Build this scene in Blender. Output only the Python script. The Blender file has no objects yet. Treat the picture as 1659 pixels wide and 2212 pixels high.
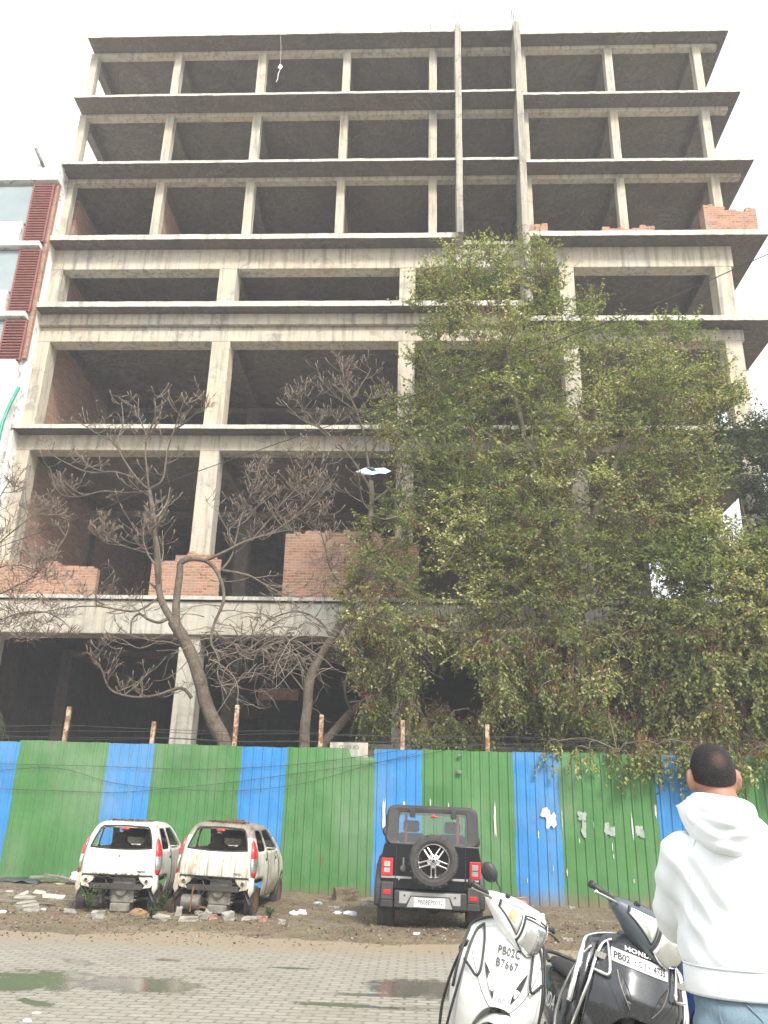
import bpy, bmesh, math, random
import numpy as np
from mathutils import Vector, Matrix, Euler, noise as mnoise
PI = math.pi
R = math.radians
random.seed(7)
rng = np.random.default_rng(11)
scn = bpy.context.scene
COL = scn.collection

# ------------------------------------------------------------------ camera
CAM_H = 1.52
PITCH, ROLL, YAW, FOC = R(20.30), R(1.324), R(-2.6065), 1793.3   # focal length in units of a 1659 x 2212 frame
def cam_axes():
    cp, sp, cy, sy = math.cos(PITCH), math.sin(PITCH), math.cos(YAW), math.sin(YAW)
    f = Vector((sy*cp, cy*cp, sp)); rt = Vector((cy, -sy, 0)); up = rt.cross(f)
    c, s = math.cos(ROLL), math.sin(ROLL)
    return c*rt + s*up, -s*rt + c*up, f
CR, CU, CF = cam_axes()
cam = bpy.data.cameras.new('camera')
camo = bpy.data.objects.new('camera', cam); COL.objects.link(camo)
m = Matrix((CR, CU, -CF)).transposed().to_4x4(); m.translation = (0, 0, CAM_H)
camo.matrix_world = m
cam.sensor_fit = 'VERTICAL'; cam.sensor_height = 24.0
cam.lens = 24.0*FOC/2212.0
cam.clip_end = 3000; cam.clip_start = 0.05
scn.camera = camo
def ray(px, py):
    d = CR*((px-829.5)/FOC) + CU*((1106-py)/FOC) + CF
    return d/d.y
def at(px, py, Y):
    d = ray(px, py)
    return Vector((0, 0, CAM_H)) + d*Y
def atz(px, py, z):
    d = ray(px, py)
    return Vector((0, 0, CAM_H)) + d*((z-CAM_H)/d.z)

# ------------------------------------------------------------------ tags
def tag(o, label=None, cat=None, group=None, kind=None):
    if label: o['label'] = label
    if cat: o['category'] = cat
    if group: o['group'] = group
    if kind: o['kind'] = kind
    return o
def empty(name, loc=(0, 0, 0), rot=(0, 0, 0)):
    o = bpy.data.objects.new(name, None); COL.objects.link(o)
    o.empty_display_size = .2
    o.location = loc; o.rotation_euler = rot
    return o
def thing(name, label, cat, loc=(0, 0, 0), rot=(0, 0, 0), group=None):
    return tag(empty(name, loc, rot), label, cat, group)

# ------------------------------------------------------------------ mesh builder
class MB:
    def __init__(s): s.v = []; s.f = []; s.m = []; s.mi = 0
    def add(s, vs, fs):
        b = len(s.v); s.v.extend([tuple(p) for p in vs])
        s.f.extend([tuple(i+b for i in f) for f in fs]); s.m.extend([s.mi]*len(fs))
        return s
    def box(s, x0, x1, y0, y1, z0, z1):
        vs = [(x, y, z) for z in (z0, z1) for y in (y0, y1) for x in (x0, x1)]
        return s.add(vs, [(0,2,3,1),(4,5,7,6),(0,1,5,4),(2,6,7,3),(0,4,6,2),(1,3,7,5)])
    def obox(s, M, sx, sy, sz):
        vs = [M @ Vector((x*sx/2, y*sy/2, z*sz/2)) for z in (-1, 1) for y in (-1, 1) for x in (-1, 1)]
        return s.add(vs, [(0,2,3,1),(4,5,7,6),(0,1,5,4),(2,6,7,3),(0,4,6,2),(1,3,7,5)])
    def loft(s, rings, cap0=True, cap1=True, closed=True):
        n = len(rings[0]); b = []; fs = []
        vs = [p for r in rings for p in r]
        for i in range(len(rings)-1):
            for j in range(n if closed else n-1):
                k = (j+1) % n
                fs.append((i*n+j, i*n+k, (i+1)*n+k, (i+1)*n+j))
        if cap0: fs.append(tuple(range(n))[::-1])
        if cap1: fs.append(tuple(range((len(rings)-1)*n, len(rings)*n)))
        return s.add(vs, fs)
    def tube(s, pts, rad, n=8, cap=True):
        pts = [Vector(p) for p in pts]
        if not hasattr(rad, '__len__'): rad = [rad]*len(pts)
        rings = []; ref = None
        for i, p in enumerate(pts):
            t = (pts[min(i+1, len(pts)-1)] - pts[max(i-1, 0)])
            if t.length < 1e-9: t = Vector((0, 0, 1))
            t.normalize()
            if ref is None:
                ref = Vector((0, 0, 1)) if abs(t.z) < .9 else Vector((1, 0, 0))
            a = ref - t*ref.dot(t)
            if a.length < 1e-6: a = t.orthogonal()
            a.normalize(); ref = a; b = t.cross(a)
            rings.append([p + (a*math.cos(2*PI*k/n) + b*math.sin(2*PI*k/n))*rad[i] for k in range(n)])
        return s.loft(rings, cap, cap)
    def lathe(s, prof, n=24, M=None, cap=True):
        # prof: list of (r, h) about the local z axis
        M = M or Matrix()
        rings = [[M @ Vector((r*math.cos(2*PI*k/n), r*math.sin(2*PI*k/n), h)) for k in range(n)] for r, h in prof]
        return s.loft(rings, cap, cap)
    def ell(s, c, r, n=16, m=10, M=None):
        c = Vector(c); rings = []
        for i in range(m+1):
            a = PI*(i+.02)/(m+.04)
            rings.append([c + (M or Matrix()) @ Vector((r[0]*math.sin(a)*math.cos(2*PI*k/n), r[1]*math.sin(a)*math.sin(2*PI*k/n), -r[2]*math.cos(a))) for k in range(n)])
        return s.loft(rings)
    def grid(s, fn, nu, nv):
        vs = [fn(i/nu, j/nv) for j in range(nv+1) for i in range(nu+1)]
        fs = [(j*(nu+1)+i, j*(nu+1)+i+1, (j+1)*(nu+1)+i+1, (j+1)*(nu+1)+i) for j in range(nv) for i in range(nu)]
        return s.add(vs, fs)
    def prism(s, poly, fn0, fn1):
        # polygon list of 2d points, mapped through fn0 (front) and fn1 (back)
        n = len(poly); vs = [fn0(*p) for p in poly] + [fn1(*p) for p in poly]
        fs = [tuple(range(n)), tuple(range(2*n-1, n-1, -1))] + [(i, n+i, n+(i+1) % n, (i+1) % n) for i in range(n)]
        return s.add(vs, fs)
    def build(s, name, mat, parent=None, smooth=False, bevel=0, sub=0, solid=0, seg=2, auto=None, fixn=True):
        me = bpy.data.meshes.new(name); me.from_pydata(s.v, [], s.f)
        mats = mat if isinstance(mat, (list, tuple)) else [mat]
        for q in mats: me.materials.append(q)
        if len(mats) > 1: me.polygons.foreach_set('material_index', s.m)
        if fixn:
            bm = bmesh.new(); bm.from_mesh(me); bmesh.ops.recalc_face_normals(bm, faces=bm.faces); bm.to_mesh(me); bm.free()
        if smooth or auto:
            me.polygons.foreach_set('use_smooth', [True]*len(me.polygons))
            if auto: me.set_sharp_from_angle(angle=R(auto))
        me.update()
        o = bpy.data.objects.new(name, me); COL.objects.link(o)
        if parent: o.parent = parent
        if solid:
            md = o.modifiers.new('t', 'SOLIDIFY'); md.thickness = solid; md.offset = 0
        if bevel:
            md = o.modifiers.new('b', 'BEVEL'); md.width = bevel; md.segments = seg; md.limit_method = 'ANGLE'; md.angle_limit = R(40)
            md.harden_normals = False
        if sub:
            md = o.modifiers.new('s', 'SUBSURF'); md.levels = sub; md.render_levels = sub
        return o
def bake(o):
    # replace an object's mesh by its evaluated (modified) mesh
    dg = bpy.context.evaluated_depsgraph_get(); dg.update()
    me = bpy.data.meshes.new_from_object(o.evaluated_get(dg), depsgraph=dg)
    mats = list(o.data.materials); o.modifiers.clear(); o.data = me
    me.materials.clear()
    for q in mats: me.materials.append(q)
    return o
def remesh(o, vox, smooth=4):
    md = o.modifiers.new('r', 'REMESH'); md.mode = 'VOXEL'; md.voxel_size = vox; md.use_smooth_shade = True
    if smooth:
        md = o.modifiers.new('s', 'SMOOTH'); md.iterations = smooth; md.factor = .5
    bake(o)
    o.data.polygons.foreach_set('use_smooth', [True]*len(o.data.polygons))
    return o
def lerp(a, b, t): return a + (b-a)*t
def interp(x, xs, ys): return float(np.interp(x, xs, ys))
def cat_rom(pts, n=6):
    P = [Vector(p) for p in pts]; out = []
    for i in range(len(P)-1):
        a, b, c, d = P[max(i-1, 0)], P[i], P[i+1], P[min(i+2, len(P)-1)]
        for k in range(n):
            t = k/n
            out.append(.5*((2*b) + (c-a)*t + (2*a-5*b+4*c-d)*t*t + (3*b-a-3*c+d)*t**3))
    out.append(P[-1]); return out
def text(name, s, size, mat, parent, mapfn, align='CENTER', squash=1.0, spacing=1.0, bold=0.0):
    cu = bpy.data.curves.new('t', 'FONT'); cu.body = s; cu.size = size; cu.align_x = align; cu.align_y = 'CENTER'
    cu.space_character = spacing; cu.offset = bold; cu.resolution_u = 3
    t = bpy.data.objects.new('t', cu); COL.objects.link(t)
    dg = bpy.context.evaluated_depsgraph_get(); dg.update()
    me = bpy.data.meshes.new_from_object(t.evaluated_get(dg), depsgraph=dg)
    bpy.data.objects.remove(t); bpy.data.curves.remove(cu)
    bm = bmesh.new(); bm.from_mesh(me)
    bmesh.ops.remove_doubles(bm, verts=bm.verts, dist=1e-6)
    for v in bm.verts: v.co = mapfn(v.co.x*squash, v.co.y)
    bm.to_mesh(me); bm.free(); me.name = name
    me.materials.clear(); me.materials.append(mat)
    o = bpy.data.objects.new(name, me); COL.objects.link(o); o.parent = parent
    return o

# ------------------------------------------------------------------ materials
class NT:
    def __init__(s, name):
        s.mat = bpy.data.materials.new(name); s.mat.use_nodes = True
        s.t = s.mat.node_tree; s.t.nodes.clear()
        s.out = s.n('ShaderNodeOutputMaterial'); s.b = s.n('ShaderNodeBsdfPrincipled')
        s.l(s.b.outputs[0], s.out.inputs[0])
    def n(s, k, **kw):
        q = s.t.nodes.new(k)
        for a, b in kw.items(): setattr(q, a, b)
        return q
    def l(s, a, b): s.t.links.new(a, b)
    def val(s, sock, v):
        if hasattr(v, 'type') and hasattr(v, 'is_linked'): s.l(v, sock)
        elif isinstance(v, (tuple, list)): sock.default_value = (*v, 1) if len(v) == 3 and sock.type == 'RGBA' else v
        else: sock.default_value = v
    def coord(s, kind='Object', scale=(1, 1, 1), rot=(0, 0, 0), loc=(0, 0, 0)):
        c = s.n('ShaderNodeTexCoord'); mp = s.n('ShaderNodeMapping')
        mp.inputs['Scale'].default_value = scale; mp.inputs['Rotation'].default_value = rot; mp.inputs['Location'].default_value = loc
        if kind == 'World':
            g = s.n('ShaderNodeNewGeometry'); s.l(g.outputs['Position'], mp.inputs[0])
        else: s.l(c.outputs[kind], mp.inputs[0])
        return mp.outputs[0]
    def noise(s, vec, scale=5, detail=4, rough=.55, dist=0):
        q = s.n('ShaderNodeTexNoise'); s.l(vec, q.inputs['Vector'])
        q.inputs['Scale'].default_value = scale; q.inputs['Detail'].default_value = detail
        q.inputs['Roughness'].default_value = rough; q.inputs['Distortion'].default_value = dist
        return q.outputs[0]
    def ramp(s, fac, stops, interp='LINEAR'):
        q = s.n('ShaderNodeValToRGB'); s.val(q.inputs[0], fac); e = q.color_ramp.elements
        q.color_ramp.interpolation = interp
        while len(e) < len(stops): e.new(.5)
        for i, (p, c) in enumerate(stops):
            e[i].position = p; e[i].color = (*c, 1) if isinstance(c, tuple) else (c, c, c, 1)
        return q.outputs[0]
    def mix(s, fac, a, b, mode='MIX'):
        q = s.n('ShaderNodeMix', data_type='RGBA', blend_type=mode)
        s.val(q.inputs[0], fac); s.val(q.inputs[6], a); s.val(q.inputs[7], b)
        return q.outputs[2]
    def math(s, op, a, b=0.0, c=0.0, clamp=False):
        q = s.n('ShaderNodeMath', operation=op); q.use_clamp = clamp
        s.val(q.inputs[0], a); s.val(q.inputs[1], b); s.val(q.inputs[2], c)
        return q.outputs[0]
    def sep(s, vec):
        q = s.n('ShaderNodeSeparateXYZ'); s.l(vec, q.inputs[0]); return q.outputs
    def comb(s, x, y, z):
        q = s.n('ShaderNodeCombineXYZ'); s.val(q.inputs[0], x); s.val(q.inputs[1], y); s.val(q.inputs[2], z); return q.outputs[0]
    def bump(s, h, strength=.3, dist=.02):
        q = s.n('ShaderNodeBump'); s.l(h, q.inputs['Height'])
        q.inputs['Strength'].default_value = strength; q.inputs['Distance'].default_value = dist
        s.l(q.outputs[0], s.b.inputs['Normal']); return q
    def fin(s, col=None, rough=.6, metal=0.0, spec=None, coat=None):
        if col is not None: s.val(s.b.inputs['Base Color'], col)
        s.val(s.b.inputs['Roughness'], rough); s.val(s.b.inputs['Metallic'], metal)
        if spec is not None: s.b.inputs['Specular IOR Level'].default_value = spec
        if coat is not None: s.b.inputs['Coat Weight'].default_value = coat; s.b.inputs['Coat Roughness'].default_value = .06
        return s.mat
def pm(name, c, c2=None, scale=6, rough=.6, metal=0.0, bump=0.0, coord='Object', lo=.35, hi=.65, coat=None, spec=None, rvar=.12):
    t = NT(name); v = t.coord(coord)
    n = t.noise(v, scale, 5)
    col = t.ramp(n, [(lo, c), (hi, c2 or tuple(x*.8 for x in c))])
    r = t.math('ADD', t.math('MULTIPLY', n, rvar*2), rough-rvar, clamp=True)
    if bump: t.bump(t.noise(v, scale*4, 4), bump, .01)
    return t.fin(col, r, metal, spec, coat)
def simple_glass(name, tint=(.85, .95, .92), gloss=.12, dark=(.02, .03, .03), opac=.2):
    t = NT(name); t.t.nodes.remove(t.b)
    tr = t.n('ShaderNodeBsdfTransparent'); tr.inputs[0].default_value = (*tint, 1)
    gl = t.n('ShaderNodeBsdfGlossy'); gl.inputs['Roughness'].default_value = .02; gl.inputs[0].default_value = (.9, .95, .95, 1)
    df = t.n('ShaderNodeBsdfDiffuse'); df.inputs[0].default_value = (*dark, 1)
    m0 = t.n('ShaderNodeMixShader'); m0.inputs[0].default_value = opac; t.l(tr.outputs[0], m0.inputs[1]); t.l(df.outputs[0], m0.inputs[2])
    fr = t.n('ShaderNodeFresnel'); fr.inputs[0].default_value = 1.5
    a = t.math('ADD', fr.outputs[0], gloss, clamp=True)
    mx = t.n('ShaderNodeMixShader'); t.l(a, mx.inputs[0]); t.l(m0.outputs[0], mx.inputs[1]); t.l(gl.outputs[0], mx.inputs[2])
    t.l(mx.outputs[0], t.out.inputs[0]); return t.mat

def concrete(name, base, dark, warm, streak=1.0, scale=1.0, board=True):
    t = NT(name); v = t.coord('World')
    big = t.noise(v, .55*scale, 5, .6); fine = t.noise(v, 9*scale, 6, .65)
    st = t.noise(t.coord('World', (5, 5, .35)), 1.2, 4, .6)
    c = t.mix(t.ramp(big, [(.38, 0.0), (.62, 1.0)]), base, warm)
    c = t.mix(t.math('MULTIPLY', t.ramp(st, [(.48, 0.0), (.66, 1.0)]), .85*streak), c, dark)
    bl = t.noise(v, 1.9*scale, 6, .7, .6)
    c = t.mix(t.math('MULTIPLY', t.ramp(bl, [(.53, 0.0), (.66, 1.0)]), .7*streak), c, dark)
    lt = t.noise(t.coord('World', (1, 1, 1), (0, 0, 0), (31, 7, 5)), 2.3*scale, 6, .7, .8)
    c = t.mix(t.math('MULTIPLY', t.ramp(lt, [(.58, 0.0), (.66, 1.0)]), .35), c, tuple(min(.6, x*1.45) for x in base))
    c = t.mix(t.math('MULTIPLY', fine, .35), c, tuple(x*.55 for x in base))
    if name == 'shaded shell concrete':
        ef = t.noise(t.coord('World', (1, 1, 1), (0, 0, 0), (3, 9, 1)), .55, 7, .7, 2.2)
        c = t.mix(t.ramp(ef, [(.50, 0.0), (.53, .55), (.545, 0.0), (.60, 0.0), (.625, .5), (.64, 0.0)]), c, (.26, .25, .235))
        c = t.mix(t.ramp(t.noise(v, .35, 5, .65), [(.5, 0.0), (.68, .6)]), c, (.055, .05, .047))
    if board:
        sp = t.sep(v)
        # formwork joints: every 1.02 m along x with a jitter, thin dark line
        fx = t.math('FRACT', t.math('DIVIDE', t.math('ADD', sp[0], 50.3), 1.03))
        ln = t.math('LESS_THAN', t.math('ABSOLUTE', t.math('SUBTRACT', fx, .5)), .012)
        gate = t.ramp(t.noise(v, .8, 2), [(.45, 0.0), (.55, 1.0)])
        c = t.mix(t.math('MULTIPLY', t.math('MULTIPLY', ln, gate), .6), c, tuple(x*.5 for x in base))
        # each shuttering sheet left its own tone
        wn = t.n('ShaderNodeTexWhiteNoise', noise_dimensions='2D')
        t.l(t.comb(t.math('FLOOR', t.math('DIVIDE', t.math('ADD', sp[0], 50.815), 1.03)), t.math('FLOOR', t.math('DIVIDE', sp[2], 1.4)), 0.0), wn.inputs[0])
        c = t.mix(t.math('MULTIPLY', wn.outputs[0], .35), c, warm)
    t.bump(t.math('ADD', fine, t.math('MULTIPLY', bl, .8)), .45, .03)
    return t.fin(c, .9, spec=.25)

def bricks(name, c1, c2, mortar, axis='x', bw=.24, bh=.086):
    t = NT(name); v = t.coord('World'); sp = t.sep(v)
    w = t.comb(sp[0] if axis == 'x' else sp[1], sp[2], 0.0)
    nz = t.noise(v, 30, 3); n2 = t.noise(v, 1.3, 4)
    wv = t.n('ShaderNodeVectorMath', operation='ADD'); t.l(w, wv.inputs[0])
    o = t.comb(t.math('MULTIPLY', t.math('SUBTRACT', nz, .5), .02), t.math('MULTIPLY', t.math('SUBTRACT', t.noise(v, 6, 3), .5), .045), 0.0)
    t.l(o, wv.inputs[1])
    b = t.n('ShaderNodeTexBrick'); t.l(wv.outputs[0], b.inputs[0])
    b.inputs['Scale'].default_value = 1; b.inputs['Brick Width'].default_value = bw; b.inputs['Row Height'].default_value = bh
    b.inputs['Mortar Size'].default_value = .011; b.inputs['Mortar Smooth'].default_value = .3; b.inputs['Bias'].default_value = 0
    b.inputs['Color1'].default_value = (*c1, 1); b.inputs['Color2'].default_value = (*c2, 1); b.inputs['Mortar'].default_value = (*mortar, 1)
    wn = t.n('ShaderNodeTexWhiteNoise', noise_dimensions='2D')
    row = t.math('FLOOR', t.math('DIVIDE', sp[2], bh))
    cx = t.math('FLOOR', t.math('ADD', t.math('DIVIDE', sp[0] if axis == 'x' else sp[1], bw), t.math('MULTIPLY', row, .5)))
    t.l(t.comb(cx, row, 0.0), wn.inputs[0])
    c = t.mix(t.math('MULTIPLY', wn.outputs[0], .9), b.outputs[0], t.mix(.7, b.outputs[0], (.45, .28, .18)))
    c = t.mix(t.ramp(n2, [(.5, 0.0), (.75, .7)]), c, (.34, .27, .22))
    t.bump(t.math('ADD', t.math('MULTIPLY', b.outputs['Fac'], -1.0), t.math('MULTIPLY', nz, .4)), .7, .015)
    return t.fin(c, .92, spec=.2)

M = {}
M['conc'] = concrete('facade concrete', (.48, .45, .38), (.15, .14, .125), (.51, .435, .315))
M['conc_shade'] = concrete('shaded shell concrete', (.145, .122, .098), (.055, .048, .043), (.15, .115, .085), .8)  # base darkened for grime and to put the interior's shade into the colour
M['conc_low'] = concrete('pale poured concrete', (.52, .505, .445), (.17, .165, .15), (.50, .45, .35), .9)
M['conc_side'] = concrete('grey pier concrete', (.38, .36, .30), (.12, .115, .105), (.40, .355, .28), 1.0, 1.4, False)
M['brick'] = bricks('red brick', (.36, .155, .09), (.20, .085, .055), (.36, .31, .25))
M['brick_y'] = bricks('red brick return', (.30, .13, .085), (.22, .09, .06), (.28, .25, .21), 'y')
M['rebar'] = pm('rebar steel', (.10, .06, .04), (.05, .05, .06), 20, .7, .3)
M['dark'] = pm('dark rubber', (.018, .018, .019), (.03, .029, .027), 9, .75)
M['black_plastic'] = pm('black plastic', (.022, .022, .023), (.034, .034, .034), 14, .5, 0, .1)
M['tyre'] = pm('tyre rubber', (.028, .027, .026), (.06, .055, .048), 7, .85, 0, .15)
M['chrome'] = pm('chrome', (.75, .75, .74), (.62, .62, .60), 18, .16, 1.0)
M['alloy'] = pm('machined alloy', (.62, .62, .62), (.5, .5, .5), 15, .28, .9)
M['steel'] = pm('dull steel', (.26, .25, .23), (.15, .13, .11), 8, .55, .6, .1)
M['rust'] = pm('rusted steel', (.22, .10, .045), (.10, .05, .03), 11, .85, .2, .2)
M['white_ink'] = pm('white lettering', (.7, .7, .68), (.6, .6, .58), 30, .6)
M['black_ink'] = pm('black lettering', (.03, .03, .035), (.06, .06, .06), 30, .6)
M['plate'] = pm('plate white', (.80, .80, .78), (.68, .68, .65), 25, .45)
M['red_lens'] = pm('red lens', (.55, .015, .02), (.38, .01, .015), 30, .2, 0, 0, coat=.6)
M['clear_lens'] = pm('clear lens', (.66, .67, .63), (.50, .51, .48), 9, .16, .75, .05, coat=.8)
M['amber_lens'] = pm('amber lens', (.75, .30, .10), (.65, .45, .28), 30, .2, .1, .1, coat=.8)
M['glass'] = simple_glass('vehicle glass', (.72, .86, .84), .05)
M['wire'] = pm('black wire', (.03, .03, .03), (.05, .05, .05), 5, .6)

# ------------------------------------------------------------------ thin scattering volume, added to stand for a veil of lens flare
hz = MB(); hz.box(-125, 125, -45, 165, -2.0, 36.0); hzm = bpy.data.materials.new('flare_veil'); hzm.use_nodes = True
hn = hzm.node_tree; hn.nodes.clear(); ho = hn.nodes.new('ShaderNodeOutputMaterial'); hv = hn.nodes.new('ShaderNodeVolumePrincipled')
hv.inputs['Color'].default_value = (.90, .92, .96, 1); hv.inputs['Density'].default_value = .0026; hv.inputs['Anisotropy'].default_value = .0
hn.links.new(hv.outputs[0], ho.inputs['Volume'])
tag(hz.build('flare_veil', hzm), kind='stuff')
# ------------------------------------------------------------------ light
SUN_EL, SUN_AZ = R(43), R(152)     # azimuth clockwise from north (+Y): behind the camera, to its right
w = bpy.data.worlds.new('World'); scn.world = w; w.use_nodes = True
nt = w.node_tree; nt.nodes.clear()
sky = nt.nodes.new('ShaderNodeTexSky'); sky.sky_type = 'NISHITA'; sky.sun_disc = False
sky.sun_elevation = SUN_EL; sky.sun_rotation = SUN_AZ; sky.air_density = 1.0; sky.dust_density = 6.0; sky.ozone_density = 1.0
hs = nt.nodes.new('ShaderNodeHueSaturation'); hs.inputs['Saturation'].default_value = .22
bg = nt.nodes.new('ShaderNodeBackground'); bg.inputs[1].default_value = .15
wo = nt.nodes.new('ShaderNodeOutputWorld')
cm = nt.nodes.new('ShaderNodeMix'); cm.data_type = 'RGBA'; cm.inputs[0].default_value = .7     # thin even cloud over the whole sky
cm.inputs[7].default_value = (6.0, 6.15, 6.3, 1)
nt.links.new(sky.outputs[0], hs.inputs['Color']); nt.links.new(hs.outputs[0], cm.inputs[6]); nt.links.new(cm.outputs[2], bg.inputs[0]); nt.links.new(bg.outputs[0], wo.inputs[0])
sl = bpy.data.lights.new('sun', 'SUN'); sl.energy = 2.3; sl.angle = R(12); sl.color = (1, .965, .90)
so = bpy.data.objects.new('sun', sl); COL.objects.link(so)
sd = Vector((math.sin(SUN_AZ)*math.cos(SUN_EL), math.cos(SUN_AZ)*math.cos(SUN_EL), math.sin(SUN_EL)))
so.rotation_euler = (-sd).to_track_quat('-Z', 'Y').to_euler(); so.location = (0, -10, 40)
scn.view_settings.view_transform = 'Standard'; scn.view_settings.look = 'None'
scn.view_settings.exposure = 1.17; scn.view_settings.gamma = 1.0
scn.cycles.max_bounces = 6; scn.cycles.diffuse_bounces = 3; scn.cycles.transparent_max_bounces = 12
scn.cycles.use_adaptive_sampling = True
# ------------------------------------------------------------------ terrain and pavement
def gz(x, y):
    a = min(max((y-11.5)/6.7, 0), 1)**2.2
    h = a*(-.03*max(min(x, 9), -12)+.02)
    return h
def gzn(x, y):
    e = 11.95 - .045*x + .55*(mnoise.noise(Vector((x*.5, 3.1, 0)))) + .25*mnoise.noise(Vector((x*2.1, 9.1, 0)))
    t = min(max((y-e+.35)/.9, 0), 1); t = t*t*(3-2*t)
    h = gz(x, y)-.05 + .085*t
    if y > 11.2 and y < 22 and abs(x) < 22:
        h += t*(.03*mnoise.noise(Vector((x*1.3, y*1.3, 2))) + .022*mnoise.noise(Vector((x*4, y*4, 5))) + .012*mnoise.noise(Vector((x*11, y*11, 8))))
        # rubbish heap along the sheets, stronger at the left end and right of the jeep
        d = math.exp(-((y-17.7)/1.1)**2)
        h += d*(.05*max(0, mnoise.noise(Vector((x*.6, 1.7, 4)))+.3) + (-.05*math.exp(-((x+7.6)/1.3)**2)) + .08*math.exp(-((x-4.2)/2.2)**2)) - .06*d
    return h
def axis(lo, hi, a, b, step, far):
    o = list(np.arange(a, b+1e-6, step)); q = a; s = step
    while q > lo: s = min(s*1.5, far); q -= s; o.insert(0, q)
    q = b; s = step
    while q < hi: s = min(s*1.5, far); q += s; o.append(q)
    return o
xs = axis(-110, 110, -9.5, 9.5, .11, 40); ys = axis(-35, 140, 10.8, 18.8, .11, 40)
nv = len(xs); vs = [(x, y, gzn(x, y)) for y in ys for x in xs]
fs = [(j*nv+i, j*nv+i+1, (j+1)*nv+i+1, (j+1)*nv+i) for j in range(len(ys)-1) for i in range(nv-1)]
t = NT('dirt'); v = t.coord('World')
n1 = t.noise(v, .9, 5, .6); n2 = t.noise(v, 7, 6, .7); n3 = t.noise(v, 38, 5, .7)
c = t.ramp(n1, [(.3, (.13, .098, .065)), (.5, (.18, .14, .093)), (.7, (.235, .195, .137))])
c = t.mix(t.ramp(n2, [(.5, 0.0), (.62, .8)]), c, (.10, .075, .05))
c = t.mix(t.ramp(n3, [(.56, 0.0), (.64, .85)]), c, (.36, .31, .22))
vo = t.n('ShaderNodeTexVoronoi'); vo.inputs['Scale'].default_value = 26; t.l(v, vo.inputs['Vector'])
c = t.mix(t.math('MULTIPLY', t.math('LESS_THAN', vo.outputs['Distance'], .16), .5), c, (.07, .045, .03))
gr = t.noise(t.coord('World', (1, 1, 1), (0, 0, 0), (9, 4, 0)), 1.6, 4)
c = t.mix(t.ramp(gr, [(.56, 0.0), (.68, .45)]), c, (.12, .13, .05))
t.bump(t.math('ADD', n2, n3), .9, .03); M['dirt'] = t.fin(c, .95, spec=.15)
g = MB(); g.add(vs, fs); go = g.build('ground', M['dirt'], smooth=True, fixn=False); tag(go, kind='structure')

t = NT('pavers'); v = t.coord('World'); sp = t.sep(v)
def tri(x, per): return t.math('SUBTRACT', t.math('MULTIPLY', t.math('ABSOLUTE', t.math('SUBTRACT', t.math('FRACT', t.math('DIVIDE', x, per)), .5)), 2.0), .5)
big = t.noise(v, .5, 4); fine = t.noise(v, 45, 5, .7); mid = t.noise(v, 4, 5, .6)
wob = t.math('MULTIPLY', t.math('SUBTRACT', mid, .5), .02)
ux = t.math('ADD', t.math('ADD', sp[0], t.math('MULTIPLY', tri(sp[1], .056), .030)), wob)
uy = t.math('ADD', t.math('ADD', sp[1], t.math('MULTIPLY', tri(sp[0], .07), .012)), wob)
b = t.n('ShaderNodeTexBrick'); b.offset = .5; b.offset_frequency = 2; t.l(t.comb(ux, uy, 0.0), b.inputs[0])
b.inputs['Scale'].default_value = 1; b.inputs['Brick Width'].default_value = .21; b.inputs['Row Height'].default_value = .112
b.inputs['Mortar Size'].default_value = .0095; b.inputs['Mortar Smooth'].default_value = .15
b.inputs['Color1'].default_value = (.33, .312, .262, 1); b.inputs['Color2'].default_value = (.265, .25, .205, 1); b.inputs['Mortar'].default_value = (.032, .030, .024, 1)
c = t.mix(t.ramp(big, [(.35, 0.0), (.65, .55)]), b.outputs[0], t.mix(.5, b.outputs[0], (.33, .315, .26)))
wn = t.n('ShaderNodeTexWhiteNoise', noise_dimensions='2D'); t.l(t.comb(t.math('FLOOR', t.math('DIVIDE', ux, .105)), t.math('FLOOR', t.math('DIVIDE', uy, .112)), 0.0), wn.inputs[0])
c = t.mix(t.math('MULTIPLY', wn.outputs[0], .35), c, (.20, .19, .16))
c = t.mix(t.math('MULTIPLY', fine, .5), c, (.22, .20, .165))
c = t.mix(t.ramp(t.noise(v, 1.7, 6, .7, .4), [(.52, 0.0), (.72, .55)]), c, (.20, .175, .135))
ed = t.math('ADD', sp[1], t.math('ADD', t.math('MULTIPLY', sp[0], .045), t.math('MULTIPLY', t.math('SUBTRACT', mid, .5), 2.2)))
c = t.mix(t.ramp(t.math('SUBTRACT', ed, 10.6), [(.0, 0.0), (1.0, .85)]), c, (.25, .20, .135))
# damp streaks left by rain, running across the paving
dn = t.noise(t.coord('World', (.35, 1.9, 1), (0, 0, .12)), 1.0, 5, .6)
damp = t.math('MULTIPLY', t.ramp(dn, [(.585, 0.0), (.62, 1.0)]), t.ramp(t.math('DIVIDE', sp[1], 12.0), [(.5, 1.0), (.86, .0)]))
c = t.mix(t.math('MULTIPLY', damp, .65), c, (.10, .09, .07))
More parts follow.
